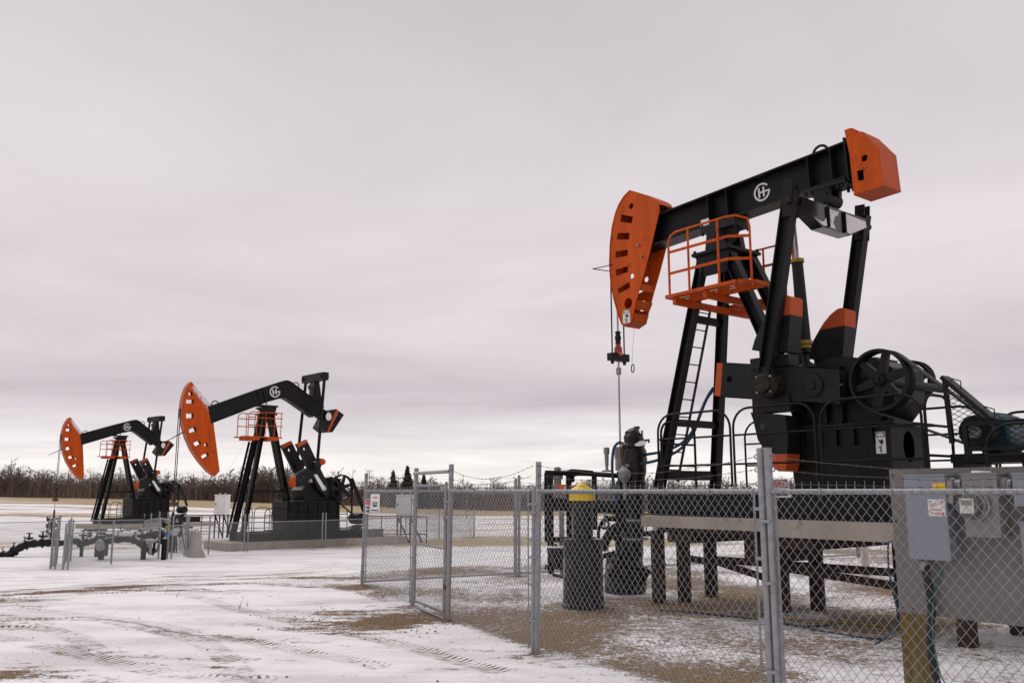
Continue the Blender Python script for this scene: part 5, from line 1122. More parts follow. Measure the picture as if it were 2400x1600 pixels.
# drum with yellow cap
dp = on_z(1368, 1422); dr = thing('capped_drum', 'black corrugated drum with narrow riser under a conical yellow cap', 'drum', (dp[0], dp[1], 0))
def dz_(y): return float(at(1368, y, dp[1])[2])
zd1, zd2, zd3, zd4 = dz_(1264), dz_(1176), dz_(1163), dz_(1137)
MB().turned((0, 0, -.05), [(.335, 0), (.335, .10), (.325, .11), (.318, .35), (.326, .36), (.318, .37), (.318, .68), (.326, .69), (.318, .70), (.312, zd1 + .02), (.33, zd1 + .03), (.33, zd1 + .06), (.16, zd1 + .07)], 32).build('drum_body', 'black_plastic', dr)
MB().turned((0, 0, zd1), [(.165, 0), (.165, zd2 - zd1), (.1, zd2 - zd1 + .01)], 24).build('riser', 'black_plastic', dr)
MB().turned((0, 0, zd2 + .02), [(.205, 0), (.213, .01), (.213, .115), (.238, .12), (.238, .138), (.225, .148), (.01, .30)], 32).build('cap', 'yellow', dr, label='bright yellow conical cap')
fp = at(1401, 1350, dp[1] - .05); vp = MB().tube([(fp[0] - dp[0], fp[1] - dp[1], .25), (fp[0] - dp[0], fp[1] - dp[1], zd1 + .02)], .032, 10).build('side_pipe', 'dirty_grey', dr)
for y in (1352, 1307, 1270): z = float(at(1401, y, fp[1])[2]); MB().turned((fp[0] - dp[0], fp[1] - dp[1], z), [(.085, 0), (.085, .03), (.075, .045), (.03, .06)], 14).build('flange', 'snow_dust', vp)
q = at(1328, 1330, dp[1] - .1); MB().box(q[0] - dp[0] - .045, q[0] - dp[0] + .045, q[1] - dp[1] - .004, q[1] - dp[1], float(at(1328, 1353, q[1])[2]), float(at(1328, 1307, q[1])[2])).build('side_label', 'sign_white', dr)
# pipe rack behind the drum
rk = thing('pipe_rack', 'black steel pipe rack with orange valve behind the yellow capped drum', 'pipe rack', (*at(1330, 1150, 17.0)[:2], 0)); ro = np.array(rk.location)
r8 = lambda x, y: h(x, y, .2296, 1230, 1080)
def rp(x, y, Y): return tuple(at(*r8(x, y), Y) - ro)
for x, y0, y1, Y, wd in ((258, 112, 1150, 16.0, .11), (214, 120, 820, 16.4, .06), (447, 112, 1000, 16.6, .10), (708, 150, 700, 16.2, .09), (375, 520, 1180, 16.3, .09)):
    p0, p1 = rp(x, y0, Y), rp(x, y1, Y); MB().bar(p0, (p0[0], p0[1], p1[2]), wd, wd, (1, 0, 0)).build('upright', 'dirty_grey' if x == 375 else 'black_paint', rk)
for pts, r in (([(205, 118, 16.2), (640, 128, 16.2), (960, 150, 16.2)], .045), ([(450, 112, 16.0), (480, 104, 16.0), (690, 122, 16.0), (712, 150, 16.0)], .045), ([(290, 430, 16.4), (940, 470, 16.2)], .13), ([(205, 800, 16.2), (720, 800, 16.2)], .05), ([(205, 1080, 16.2), (400, 1080, 16.2)], .045), ([(300, 860, 15.9), (350, 960, 15.8), (390, 1010, 15.8)], .05), ([(290, 1160, 16.0), (420, 1190, 15.8)], .03)):
    MB().tube([rp(*q) for q in pts], r, 12).build('pipe', 'black_paint', rk)
hp_ = rp(815, 645, 16.0); hw = MB().ring(hp_, (.2, 1, 0), .075, .022, 24, 8).build('handwheel', 'black_cast', rk); MB().cyl(rp(815, 700, 16.0), rp(815, 520, 16.0), .02, None, 8).build('valve_stem', 'dirty_grey', hw)
vl = MB().turned(rp(335, 300, 16.3), [(.10, 0), (.10, .1), (.07, .11), (.07, .2), (.1, .21), (.1, .28), (.06, .3), (.06, .42), (.02, .43)], 14).build('valve_body', 'dirty_grey', rk)
MB().bar(rp(310, 245, 16.0), rp(430, 250, 16.0), .05, .03, (0, 1, 0)).bar(rp(370, 255, 16.0), rp(380, 285, 16.0), .09, .09, (0, 1, 0)).bar(rp(470, 265, 16.2), rp(560, 255, 16.2), .04, .05, (0, 1, 0)).build('valve_lever', 'orange_valve', vl)
MB().turned(rp(475, 215, 16.4), [(.06, 0), (.06, .1), (.11, .11), (.11, .15), (.05, .16)], 12).build('flange', 'black_cast', rk)
MB().turned(rp(838, 98, 16.3), [(.10, -.02), (.10, .0), (.03, .02), (.025, .05), (.035, .12), (.04, .3), (.055, .31), (.055, .42), (.02, .43)], 12).build('relief_valve', 'dirty_grey', rk)
MB().turned(rp(345, 880, 15.9), [(.10, -.30), (.16, -.12), (.17, -.06), (.21, -.05), (.21, -.01), (.04, 0)], 16).build('strainer', 'black_cast', rk)
MB().turned(rp(345, 880, 15.9), [(.20, .0), (.19, .02), (.03, .03)], 16).build('snow_cap', 'snow', rk)
# stray items in the yard
wpost = on_z(2032, 1377); pst = MB().turned((0, 0, -.1), [(.075, 0), (.075, 1.25), (.06, 1.3), (.01, 1.31)], 16).build('vent_pipe', 'white_dirty', None); pst.location = wpost; tag(pst, 'off-white plastic pipe standing in the snow behind the piles', 'pipe')
def ground_cable(pts, r, m, label, lift=.012, n=8):
    P = [on_z(x, y) for x, y in pts]
    for p in P: p[2] = gz(p[0], p[1]) + lift
    c = P[0].copy(); P = smooth_pts([p - c for p in P], n); o = MB().tube(P, r, 8).build('cable', m); o.location = c; tag(o, label, 'cable', 'cables lying in the yard'); return o
ground_cable([(1545, 1432), (1640, 1440), (1740, 1448), (1830, 1458), (1920, 1478), (2010, 1495), (2070, 1498), (2098, 1488)], .014, 'blue_hose', 'dark blue cable snaking over the snow from the piles to the board')
ground_cable([(1835, 1462), (1900, 1468), (1950, 1460), (1968, 1440)], .012, 'rubber', 'short black cable curling up behind the last pile')
ground_cable([(1665, 1438), (1720, 1446), (1790, 1450), (1960, 1456), (2110, 1470)], .010, 'yellow_dull', 'thin yellowish cable beside the dark blue one')
cp = at(2084, 1270, 8.9); P = [at(2092, 1268, 10.6), at(2082, 1275, 10.6), at(2083, 1330, 10.6), at(2094, 1390, 10.6), at(2103, 1430, 10.6), at(2100, 1465, 10.6), at(2085, 1488, 10.7), at(2050, 1499, 10.8)]
P[-1][2] = .015; o = MB().tube(smooth_pts([p - P[0] for p in P], 8), .012, 8).build('cable', 'blue_hose'); o.location = P[0]; tag(o, 'blue cable hanging in a loop beside the electrical board', 'cable', 'cables lying in the yard')
# ------------------------------------------------------------------ the two bent-beam pump jacks behind
def r6(x, y): return (400 + .2934 * x, 860 + .2934 * y)
def z5(x, y): return (640 + .2423 * x, 860 + .2423 * y)
M_ = MID
def bent_pump(F, rot, label, sid):
    """rot: extra tilt of the beam about its centre bearing (degrees, head up positive)"""
    o = thing('pump_jack', label, 'pump jack', F.O, F.rz, 'pump jacks on the lease')
    piv = (-.62, 5.62); cr_, sr = math.cos(R(-rot)), math.sin(R(-rot))
    def T(q): du, dz = q[0] - piv[0], q[1] - piv[1]; return (piv[0] + du * cr_ - dz * sr * -1 * -1, piv[1] + du * sr + dz * cr_) if False else (piv[0] + du * cr_ + dz * sr * -1, piv[1] + du * sr + dz * cr_)
    def PX(pts, w_): return [T(M_.hit(*q, w_)) for q in pts]
    W0 = .14
    hd = PX([r6(*q) for q in [(165, 118), (325, 310), (342, 440), (392, 828), (352, 870), (300, 830), (230, 750), (170, 660), (130, 570), (100, 470), (88, 380), (90, 300), (102, 230), (125, 165), (150, 128)]], -W0)
    ho = [PX([r6(*q) for q in g], -W0) for g in ([(127, 253), (187, 258), (182, 292), (122, 288)], [(122, 368), (185, 368), (185, 405), (124, 408)], [(140, 490), (196, 475), (210, 510), (153, 530)], [(180, 605), (232, 582), (248, 614), (200, 638)], [(242, 710), (293, 680), (308, 705), (262, 740)])]
    for x, y, r in ((160, 212, .10), (284, 620, .09)): c = T(M_.hit(*r6(x, y), -W0)); ho.append(circ(c[0], c[1], r))
    me_ = MB().prism(hd, -W0, -W0 + .016, ho); hh_ = me_.build('horsehead', 'orange_frost', o, label='long orange horsehead with square windows and a dusting of snow')
    ed = [hd[0], hd[1]]; a = hh_.data.attributes.new('frost', 'FLOAT', 'POINT'); va = []
    e0, e1 = np.array(hd[0]), np.array(hd[1]); dd = (e1 - e0); LL = np.linalg.norm(dd); dd /= LL
    # finer near plate so the snow dusting has vertices to live on
    bm = bmesh.new(); bm.from_mesh(hh_.data); bmesh.ops.subdivide_edges(bm, edges=[e for e in bm.edges if e.calc_length() > .35], cuts=3, use_grid_fill=False); bmesh.ops.triangulate(bm, faces=bm.faces); bm.to_mesh(hh_.data); bm.free()
    for v in hh_.data.vertices:
        q = np.array((v.co.x, v.co.z)) - e0; t = q @ dd; n_ = abs(-q[0] * dd[1] + q[1] * dd[0]); va.append(max(0, .78 * math.exp(-(n_ / .30) ** 2) * (1 if 0.1 * LL < t < 1.15 * LL else .4)))
    hh_.data.attributes['frost'].data.foreach_set('value', va)
    MB().prism(hd, W0 - .016, W0, ho).build('side_plate', 'orange_paint', hh_)
    MB().ribbon([hd[0]] + hd[:4:-1] + [hd[4]], -W0 - .03, W0 + .03, .02).build('face_plate', 'orange_frost2', hh_)
    MB().ribbon(hd[3:5], -W0, W0, .016).build('bottom_plate', 'orange_faded', hh_); MB().ribbon(hd[0:2], -W0, W0, .016).build('top_plate', 'orange_faded', hh_)
    hl = T(M_.hit(*r6(95, 500), -W0)); tip = T(M_.hit(*r6(-45, 600), -W0)); MB().tube([(hl[0] + .5, -W0, hl[1] + .15), (tip[0], -.05, tip[1]), (hl[0] + .5, W0, hl[1] + .15)], .014, 6).build('wire_stop', 'black_paint', hh_)
    # bent beam: web plates and flanges
    wb = .16
    top = PX([r6(*q) for q in [(300, 318), (690, 180), (880, 118), (912, 108), (935, 108), (965, 122), (1000, 148), (1225, 318)]], -wb); bot = PX([r6(*q) for q in [(1135, 398), (960, 275), (910, 246), (885, 244), (775, 275), (345, 440), (325, 446)]], -wb)
    bmx = MB().prism(top + bot, -wb, wb).build('walking_beam', 'black_paint', o, label='black walking beam bent down behind the bearing')
    MB().ribbon(top, -wb - .05, wb + .05, .03).build('top_flange', 'black_paint', bmx); MB().ribbon(bot, -wb - .05, wb + .05, .03).build('bottom_flange', 'black_paint', bmx)
    for x in (690, 735):
        a_ = T(M_.hit(*r6(x, 182 - (x - 690) * .33), -wb)); b_ = T(M_.hit(*r6(x + 30, 312 - (x - 690) * .3), -wb)); MB().bar((a_[0], -wb - .026, a_[1]), (b_[0], -wb - .026, b_[1]), .05, .04).build('stiffener', 'black_cast', bmx)
    lg = T(M_.hit(*r6(833, 198), -wb)); logo(bmx, lg, .27, -wb - .002, R(12))
    for x, y in ((355, 300), (1000, 150)): c = T(M_.hit(*r6(x, y), 0)); MB().ring((c[0], 0, c[1]), (0, 1, 0), .17, .026, 22, 7).build('lifting_eye', 'black_paint', bmx)
    # tail: narrower extension and the weight box with an orange band
    ext = PX([r6(*q) for q in [(1205, 320), (1275, 372), (1235, 440), (1160, 392)]], -.12); MB().prism(ext, -.12, .12).build('tail_extension', 'black_paint', bmx)
    tw_ = PX([r6(*q) for q in [(1262, 345), (1316, 335), (1376, 382), (1285, 520), (1240, 520), (1192, 480)]], -.32)
    tb = MB().prism([tw_[0], tw_[1], tw_[4], tw_[5]], -.42, .42).build('tail_weight', 'black_cast', o, label='black tail weight with an orange band')
    def mid(a_, b_, f): return (a_[0] + (b_[0] - a_[0]) * f, a_[1] + (b_[1] - a_[1]) * f)
    MB().prism([tw_[1], mid(tw_[1], tw_[2], .35), mid(tw_[4], tw_[3], .35), tw_[4]], -.424, .424).build('painted_band', 'orange_faded', tb)
    MB().prism([mid(tw_[1], tw_[2], .35), tw_[2], tw_[3], mid(tw_[4], tw_[3], .35)], -.42, .42).build('end_block', 'black_paint', tb)
    c = mid(tw_[0], tw_[4], .4); MB().prism(circ(c[0], c[1] + .12, .16, .2), -.4245, -.421).build('snow_patch', 'snow', tb)
    # equalizer above the tail and pitmans
    ec = T((1.87, 6.93)); ue_, ze_ = ec[0], ec[1] + .24
    eqb = MB().box(ue_ - .16, ue_ + .16, -1.05, 1.05, ze_ - .02, ze_ + .36).build('equalizer', 'black_cast', o)
    for s in (-.9, .9): MB().cyl((ue_ - .22, s, ze_ + .17), (ue_ + .22, s, ze_ + .17), .08, None, 14).build('pin', 'black_paint', eqb)
    base = T((1.95, 6.25)); MB().prism([(base[0] - .30, base[1] - .1), (base[0] + .26, base[1] - .18), (ue_ + .14, ze_ - .02), (ue_ - .14, ze_ - .02)], -.2, .2).build('equalizer_bearing', 'black_paint', eqb); MB().cyl((ue_ - .04, -.3, ze_ - .28), (ue_ - .04, .3, ze_ - .28), .17, None, 18).build('bearing_housing', 'black_cast', eqb)
    pin = M_.hit(*z5(425, 955), -1.0)
    for s in (-1, 1):
        pa = MB().tube([(ue_, s * .92, ze_ + .0), (pin[0], s * 1.0, pin[1])], .075, 10).build('pitman_arm', 'black_paint', o); MB().turned((pin[0], s * .86, pin[1]), [(.20, 0), (.2, .2), (.14, .24), (.02, .25)], 18, (0, s, 0)).build('wrist_pin', 'black_cast', pa); MB().turned((pin[0], s * .9, pin[1] + .17), [(.12, 0), (.15, .03), (.05, .06)], 10).build('snow_patch', 'snow', pa)
        # crank with rack and weights
        ck = M_.poly([z5(*q) for q in [(228, 745), (325, 700), (560, 1190), (520, 1260), (440, 1180)]], -.85); c = M_.hit(*z5(308, 790), -.85); cko = MB().prism(ck, s * .85, s * .66, [circ(c[0], c[1], .085)]).build('crank', 'black_cast', o)
        MB().prism([ck[0], ck[1], lerp(ck[1], ck[2], .05), lerp(ck[0], ck[4], .07)], s * .855, s * .655).build('end_band', 'orange_faded', cko)
        sn = M_.poly([z5(*q) for q in [(395, 1040), (425, 1035), (510, 1170), (480, 1190)]], -.86); MB().prism(sn, s * .856, s * .85).build('snow_patch', 'snow', cko)
        lw = M_.hit(*z5(496, 1170), -.86); 
        if s < 0: logo(cko, lw, .12, -.853, 0)
        for g, tipn in (([(345, 905), (455, 880), (490, 885), (510, 905), (505, 935), (460, 955), (380, 980)], ((455, 875), (452, 965))), ([(385, 1030), (330, 975), (240, 1030), (190, 1080), (178, 1120), (190, 1160), (255, 1160), (345, 1095), (395, 1060)], ((222, 1030), (255, 1165))))[:1 if s > 0 else 2]:
            pts = M_.poly([z5(*q) for q in g], -.92); cut = M_.hit(*z5(*tipn[0]), -.92)[0]; right = g[3][0] > 450
            def cl_(pts, u, keep):
                r_ = []
                for i in range(len(pts)):
                    a_, b_ = pts[i], pts[(i + 1) % len(pts)]; ia = (a_[0] >= u) == keep; ib = (b_[0] >= u) == keep
                    if ia: r_.append(a_)
                    if ia != ib: f = (u - a_[0]) / (b_[0] - a_[0]); r_.append((u, a_[1] + (b_[1] - a_[1]) * f))
                return r_
            cw = MB().prism(cl_(pts, cut, not right), s * .92, s * .60).build('counterweight', 'black_cast', o); MB().prism(cl_(pts, cut, right), s * .923, s * .597).build('painted_tip', 'orange_paint', cw)
            for q in ((295, 1060), (265, 1090)) if not right else ((430, 920),): c = M_.hit(*z5(*q), -.92); MB().turned((c[0], s * .9205, c[1]), [(.06, 0), (.06, .002)], 12, (0, s, 0)).build('cast_recess', 'sign_black', cw)
    # second crank arm seen behind
    sh = M_.hit(*z5(496, 1170), 0)
    gbx = M_.poly([z5(*q) for q in [(300, 1290), (272, 1190), (330, 1130), (430, 1090), (560, 1060), (650, 1080), (660, 1290)]], -.5); MB().prism(gbx, -.55, .55).build('gear_reducer', 'black_paint', o)
    MB().cyl((sh[0], -.9, sh[1]), (sh[0], .9, sh[1]), .13, None, 16).build('crank_shaft', 'black_cast', o)
    swc = M_.hit(*z5(662, 1162), -.85); wheel(o, (swc[0], -.85, swc[1]), .62, .2, 6, 'sheave', rim=.10)
    # pedestal box
    pb = M_.poly([r6(*q) for q in [(930, 1078), (1350, 1072), (1352, 1320), (932, 1320)]], -.75); pdo = MB().prism(pb, -.75, .75).build('pedestal', 'black_paint', o)
    u0, u1 = pb[0][0], pb[1][0]; MB().box(u0 - .05, u1 + .05, -.82, .82, pb[0][1] - .02, pb[0][1] + .05).build('top_flange', 'black_paint', pdo)
    for u in np.linspace(u0 + .1, u1 - .1, 6): MB().box(u - .02, u + .02, -.80, -.751, pb[2][1] + .05, pb[0][1] - .022).build('rib', 'black_paint', pdo)
    # tower
    zt_ = M_.hit(*r6(745, 300), 0)[1] - .46
    cp_ = MB().box(-.98, -.28, -.40, .40, zt_ - .04, zt_ + .04).build('post_cap', 'black_paint', o); MB().prism([(-.95, zt_ + .04), (-.30, zt_ + .04), (-.2, zt_ + .42), (-1.15, zt_ + .30), (-.85, zt_ + .12)], -.2, .2).build('saddle', 'black_cast', cp_); MB().box(-1.1, -.15, -.22, .22, zt_ + .36, zt_ + .44).build('saddle_plate', 'black_cast', cp_)
    lb = -.42
    for s in (-1, 1):
        MB().hbeam((-.80, s * .22, zt_), (-1.80, s * .50, lb), .20, .20, (0, 1, 0), .025, .02).build('tower_leg', 'black_paint', o); MB().hbeam((-.46, s * .13, zt_), (.62, s * .13, 1.2), .22, .18, (0, 1, 0), .025, .02).build('tower_leg', 'black_paint', o)
        a_ = np.array((-.80, s * .22, zt_)) * .38 + np.array((-1.80, s * .50, lb)) * .62; b_ = np.array((-.46, s * .13, zt_)) * .25 + np.array((.62, s * .13, 1.2)) * .75; b_[2] = a_[2]; MB().bar(a_, b_, .10, .12).build('tie', 'black_paint', o)
    la = lambda f, k: np.array((-.80, .22, zt_)) * (1 - f) + np.array((-1.80, .50, lb)) * f + np.array((-.13, -.02 + k * .34, 0))
    lad = MB()
    for k in (0, 1): lad.bar(la(.22, k), la(.98, k), .05, .10, (0, 1, 0))
    lo_ = lad.build('ladder', 'black_paint', o)
    for i in range(14): MB().tube([la(.24 + i * .053, 0), la(.24 + i * .053, 1)], .016, 6).build('rung', 'black_paint', lo_)
    zd_ = 4.29
    for s in (-1, 1):
        w0, w1 = (-.70, -.22) if s < 0 else (.42, .16); d_ = MB().box(-2.02, -.12, min(w0, w1), max(w0, w1), zd_ - .05, zd_).build('work_platform', 'orange_paint', o)
        for u in (-1.75, -.85): MB().box(u, u + .5, min(w0, 0), max(w0, 0), zd_ - .17, zd_ - .052).build('support_arm', 'orange_paint', d_)
        P = lambda u, z: (u, w0, z)
        MB().tube([P(-1.85, zd_), P(-1.85, zd_ + .95), P(-1.78, zd_ + 1.07), P(-1.65, zd_ + 1.12), P(-.14, zd_ + 1.12)], .022, 8).build('handrail', 'orange_paint', d_)
        for u in (-1.42, -1.0, -.55, -.22): MB().tube([P(u, zd_), P(u, zd_ + 1.12)], .020, 6).build('rail_post', 'orange_paint', d_)
        for q in (.5, .86): MB().tube([P(-1.85, zd_ + q), P(-.14, zd_ + q)], .022, 6).build('mid_rail', 'orange_paint', d_)
    # skid
    sk = MB()
    for s in (-1, 1): sk.hbeam((-1.78, s * .8, -.26), (5.6, s * .8, -.26), .38, .26, (0, 1, 0), .03, .02)
    sko = sk.build('skid', 'black_paint', o)
    for u in (-1.7, -.4, .9, 2.2, 3.5, 4.8): MB().box(u - .1, u + .1, -.78, .78, -.42, -.09).build('cross_member', 'black_paint', sko)
    # guards
    zz0, zz1 = -.42, 1.02
    for a_, b_ in ((-1.1, .1), (.2, 1.65), (1.75, 3.2)): guard(o, F, -1.25, a_, b_, zz0, zz1, (.33, .55, .78), .022, .25)
    for a_, b_ in ((-1.0, -.5), (-.4, .4), (.5, 1.8)): guard(o, F, 1.25, a_, b_, zz0, zz1, (.33, .66), .02, .25)
    # motor end: slanted belt guard, motor, frame
    mm = MB(); mm.bar((swc[0] + .55, -.85, swc[1] + .45), (swc[0] + 1.35, -.85, .75), .22, .08); mm.bar((swc[0] + .62, -.85, swc[1] + .35), (swc[0] + .62, -.85, .3), .08, .06); mm.build('belt_guard', 'black_paint', o)
    MB().bar((swc[0] - .3, -.85, swc[1] - .58), (swc[0] + 1.1, -.85, .35), .14, .03).build('drive_belt', 'rubber', o)
    MB().turned((swc[0] + 1.25, -.75, .45), [(.1, 0), (.26, .02), (.28, .08), (.28, .8), (.2, .85)], 18, (0, 1, 0)).build('motor', 'black_cast', o)
    MB().bar((swc[0] + .35, -.5, -.1), (swc[0] + 1.4, -.5, .12), .8, .06).bar((swc[0] + .5, -.7, -.42), (swc[0] + 1.4, -.7, .15), .08, .08).bar((swc[0] + 1.45, -.7, -.42), (swc[0] + .8, -.7, .12), .08, .08).build('motor_stand', 'black_paint', o)
    # bridle and rod
    hx = min(q[0] for q in hd); zw = T(M_.hit(*r6(90, 330), -W0))[1]; zc0 = 1.25
    for s in (-.1, .1): MB().tube([(hx - .03, s, zw), (hx - .03, s, zc0)], .020, 6).build('bridle_cable', 'black_cast', o)
    cb = MB().box(hx - .12, hx + .06, -.26, .26, zc0 - .1, zc0 + .08).build('carrier_bar', 'rust', o); MB().turned((hx - .03, 0, zc0 + .08), [(.07, 0), (.07, .3), (.04, .32)], 10).build('rod_clamp', 'rust', cb); MB().tube([(hx - .03, 0, zc0), (hx - .03, 0, .45 if sid else -.1)], .022, 8).build('polished_rod', 'steel_rod', cb)
    MB().tube([(-1.95, -.6, 3.98), (-2.6, -.9, 3.0), (-3.35, -1.2, 1.95)], .005, 4).build('pull_wire', 'steel_rod', o)
    return o, hx
pm, hxm = bent_pump(MID, 0, 'middle pump jack with bent black beam and long orange horsehead', 0)
pf, hxf = bent_pump(FAR, 4.2, 'farthest pump jack with bent black beam at the left of the field', 1)
def pad(F, label, u0, u1, wv, z0, z1, piles):
    o = thing('pile_foundation', label, 'foundation', F.O, F.rz); k = (u0 + u1) / 2
    MB().box(u0, k - .01, -wv, wv, z0, z1).build('slab', 'concrete', o); MB().box(k + .01, u1, -wv, wv, z0 - .02, z1 - .003).build('slab', 'concrete', o)
    for u, w_ in piles:
        P = F.O + u * F.a + w_ * F.l; g = gz(P[0], P[1]) - F.O[2]; MB().cyl((u, w_, g - .4), (u, w_, z0 - .03), .16, None, 14).build('pile', 'pile_steel', o)
    for u in sorted(set(q[0] for q in piles)): MB().box(u - .3, u + .3, -wv * .85, wv * .85, z0 - .16, z0 - .022).build('pile_cap', 'pile_steel', o)
    return o
pad(MID, 'low weathered concrete pad under the middle pump jack', -2.75, 6.6, 1.4, -.80, -.455, [(-2.0, -.9), (-2.0, .9), (1.5, .9), (4.5, .9)])
pad(FAR, 'raised concrete pad on piles under the farthest pump jack', -2.75, 6.6, 1.4, -.76, -.455, [(-1.9, -.9), (-1.9, .9), (.9, -.9), (.9, .9), (4.5, -.9), (4.5, .9)])
# their wellheads
def simple_well(P, label, s=1.0, up=1.0):
    z = gz(P[0], P[1]); o = thing('wellhead', label, 'wellhead', (P[0], P[1], z), 0.4)
    MB().turned((0, 0, -.1), [(.16, 0), (.16, .4), (.24, .42), (.24, .52), (.13, .54), (.13, .9 * up), (.2, .92 * up), (.2, 1.0 * up), (.1, 1.02 * up), (.1, 1.35 * up), (.06, 1.4 * up), (.06, 1.75 * up), (.03, 1.8 * up)], 14).build('casing_stack', 'black_cast', o)
    for a, zz in ((0, .75), (math.pi, .75), (0, 1.2), (math.pi, 1.15)):
        c, s_ = math.cos(a), math.sin(a); ar = MB().tube([(0, 0, zz * up), (.42 * c, .1, zz * up)], .06, 10).build('side_outlet', 'black_cast', o); MB().turned((.34 * c, .07, zz * up), [(.08, -.10), (.11, 0), (.08, .10), (.02, .11), (.02, .17), (.07, .18), (.07, .195)], 12, (.35 * c, .5, .8)).build('valve', 'black_cast', ar)
    return o
PM = MID.O + (hxm - .03) * MID.a; PF = FAR.O + (hxf - .03) * FAR.a
w1_ = simple_well(PM, 'dark wellhead with blue and yellow valve handles under the middle horsehead'); 
for x, y, m, r in ((394, 1250, 'motor_bright', .13), (394, 1236, 'yellow_dull', .11), (409, 1246, 'dirty_white', .16)):
    P = at(x, y, PM[1] - .4) - np.array(w1_.location); P = (P[0] * math.cos(-.4) - P[1] * math.sin(-.4), P[0] * math.sin(-.4) + P[1] * math.cos(-.4), P[2]); MB().turned(P, [(r * .5, -r), (r, -r * .5), (r, r * .4), (r * .4, r)], 12).build('valve_cap', m, w1_)
w2_ = simple_well(PF, 'dark wellhead with side valves under the farthest horsehead', 1.0, 1.15)

for o_ in (w1_, w2_):
    for k in range(9):
        a = rng.uniform(0, 6.28); r_ = rng.uniform(.1, .4); zz = rng.uniform(.4, 1.5); MB().turned((r_ * math.cos(a), r_ * math.sin(a), zz), [(.02, -.08), (.05, -.06), (.06, .03), (.03, .09), (.015, .14)], 8, (rng.normal(), rng.normal(), rng.normal())).build('fitting', 'black_cast' if k % 3 else 'dirty_grey', o_)
    for k in range(4): a = rng.uniform(0, 6.28); MB().tube(smooth_pts([(0, 0, rng.uniform(.6, 1.4)), (.3 * math.cos(a), .3 * math.sin(a), rng.uniform(.5, 1.4)), (.5 * math.cos(a), .5 * math.sin(a), rng.uniform(.1, .5)), (.6 * math.cos(a), .6 * math.sin(a), -.1)], 5), .03, 8).build('small_pipe', 'black_cast', o_)
# ------------------------------------------------------------------ left enclosure: fences, pipe manifold, barrier, cabinets
def site(px, py, z=-.78):
    P = on_z(px, py, z)
    for _ in range(8): P = on_z(px, py, gz(P[0], P[1]))
    return P
def far_fence(label, pts, rail=1.2, top=1.55, pairs=(), name='chain_link_fence', mesh=True, r=.0042, stop=None):
    o = thing(name, label, 'fence', (0, 0, 0)); zz = [gz(p[0], p[1]) for p in pts]
    for i, p in enumerate(pts):
        post(o, p, top, .035, z=zz[i])
        if i in pairs: post(o, (p[0] + .14, p[1] + .05), top, .03, z=zz[i])
    for i in range(len(pts) - 1):
        a, b_ = pts[i], pts[i + 1]; MB().tube([(a[0], a[1], zz[i] + rail), (b_[0], b_[1], zz[i + 1] + rail)], .022, 8).build('top_rail', 'galvanized', o)
        if mesh: link_mesh(o, a, b_, zz[i] + .03, zz[i + 1] + .03, zz[i] + rail + .02, zz[i + 1] + rail + .02, r=r, spikes=False)
        for k in (.12, .22, .32): barbed(o, [(a[0], a[1], zz[i] + rail + k), (b_[0], b_[1], zz[i + 1] + rail + k)], .003, False, .03)
    return o
A1, A2, A3 = site(147, 1334), site(260, 1321), site(371, 1309)
side_back = A1 + np.array([-1.55, 3.3, 0]); far_back = A1 + np.array([-3.1, 6.6, 0])
far_fence('chain-link fence around the pipe manifold at the far left', [far_back, side_back, A1, A2, A3], 1.18, 1.52, (1, 2), r=.0048)
far_fence('chain-link gate leaf folded back against the left corner of the manifold fence', [A1 + np.array([-.55, .25, 0]), A1 + np.array([-1.0, 1.4, 0]), A1 + np.array([-1.5, 2.5, 0])], 1.3, 1.65, (0,), 'fence_gate', r=.006)
B1, B2, B3, B4, B5, B6 = site(417, 1304), site(438, 1302), site(488, 1298), site(571, 1293), site(754, 1283), site(860, 1276)
far_fence('chain-link fence in front of the middle pump jack', [A3 + np.array([.3, .1, 0]), B2, B3, B4, B5, B6], 1.25, 1.60, (0, 3, 4))
C0 = np.array([*at(339, 1203, 56)[:2], 0]); C1 = np.array([*at(438, 1226, 37.5)[:2], 0]); cc = [C0 + (C1 - C0) * f for f in (0, .22, .45, .65, .83, 1)]
far_fence('side fence running away between the middle and farthest pump jacks', cc, 1.25, 1.6)
D0 = np.array([*at(-60, 1208, 50)[:2], 0]); D1 = np.array([*at(118, 1204, 52)[:2], 0]); D2 = np.array([*at(235, 1201, 54)[:2], 0])
far_fence('fence before the farthest pump jack at the left picture edge', [D0, D1, D2, C0], 1.3, 1.65)
E0 = B6 + np.array([3.2, 4.2, 0]); E1 = B6 + np.array([5.0, 6.6, 0]); E2 = E1 + np.array([-4.5, 5, 0])
far_fence('fence behind the middle pump jack, seen through the near fence', [B6, E0, E1, E2], 1.25, 1.6)
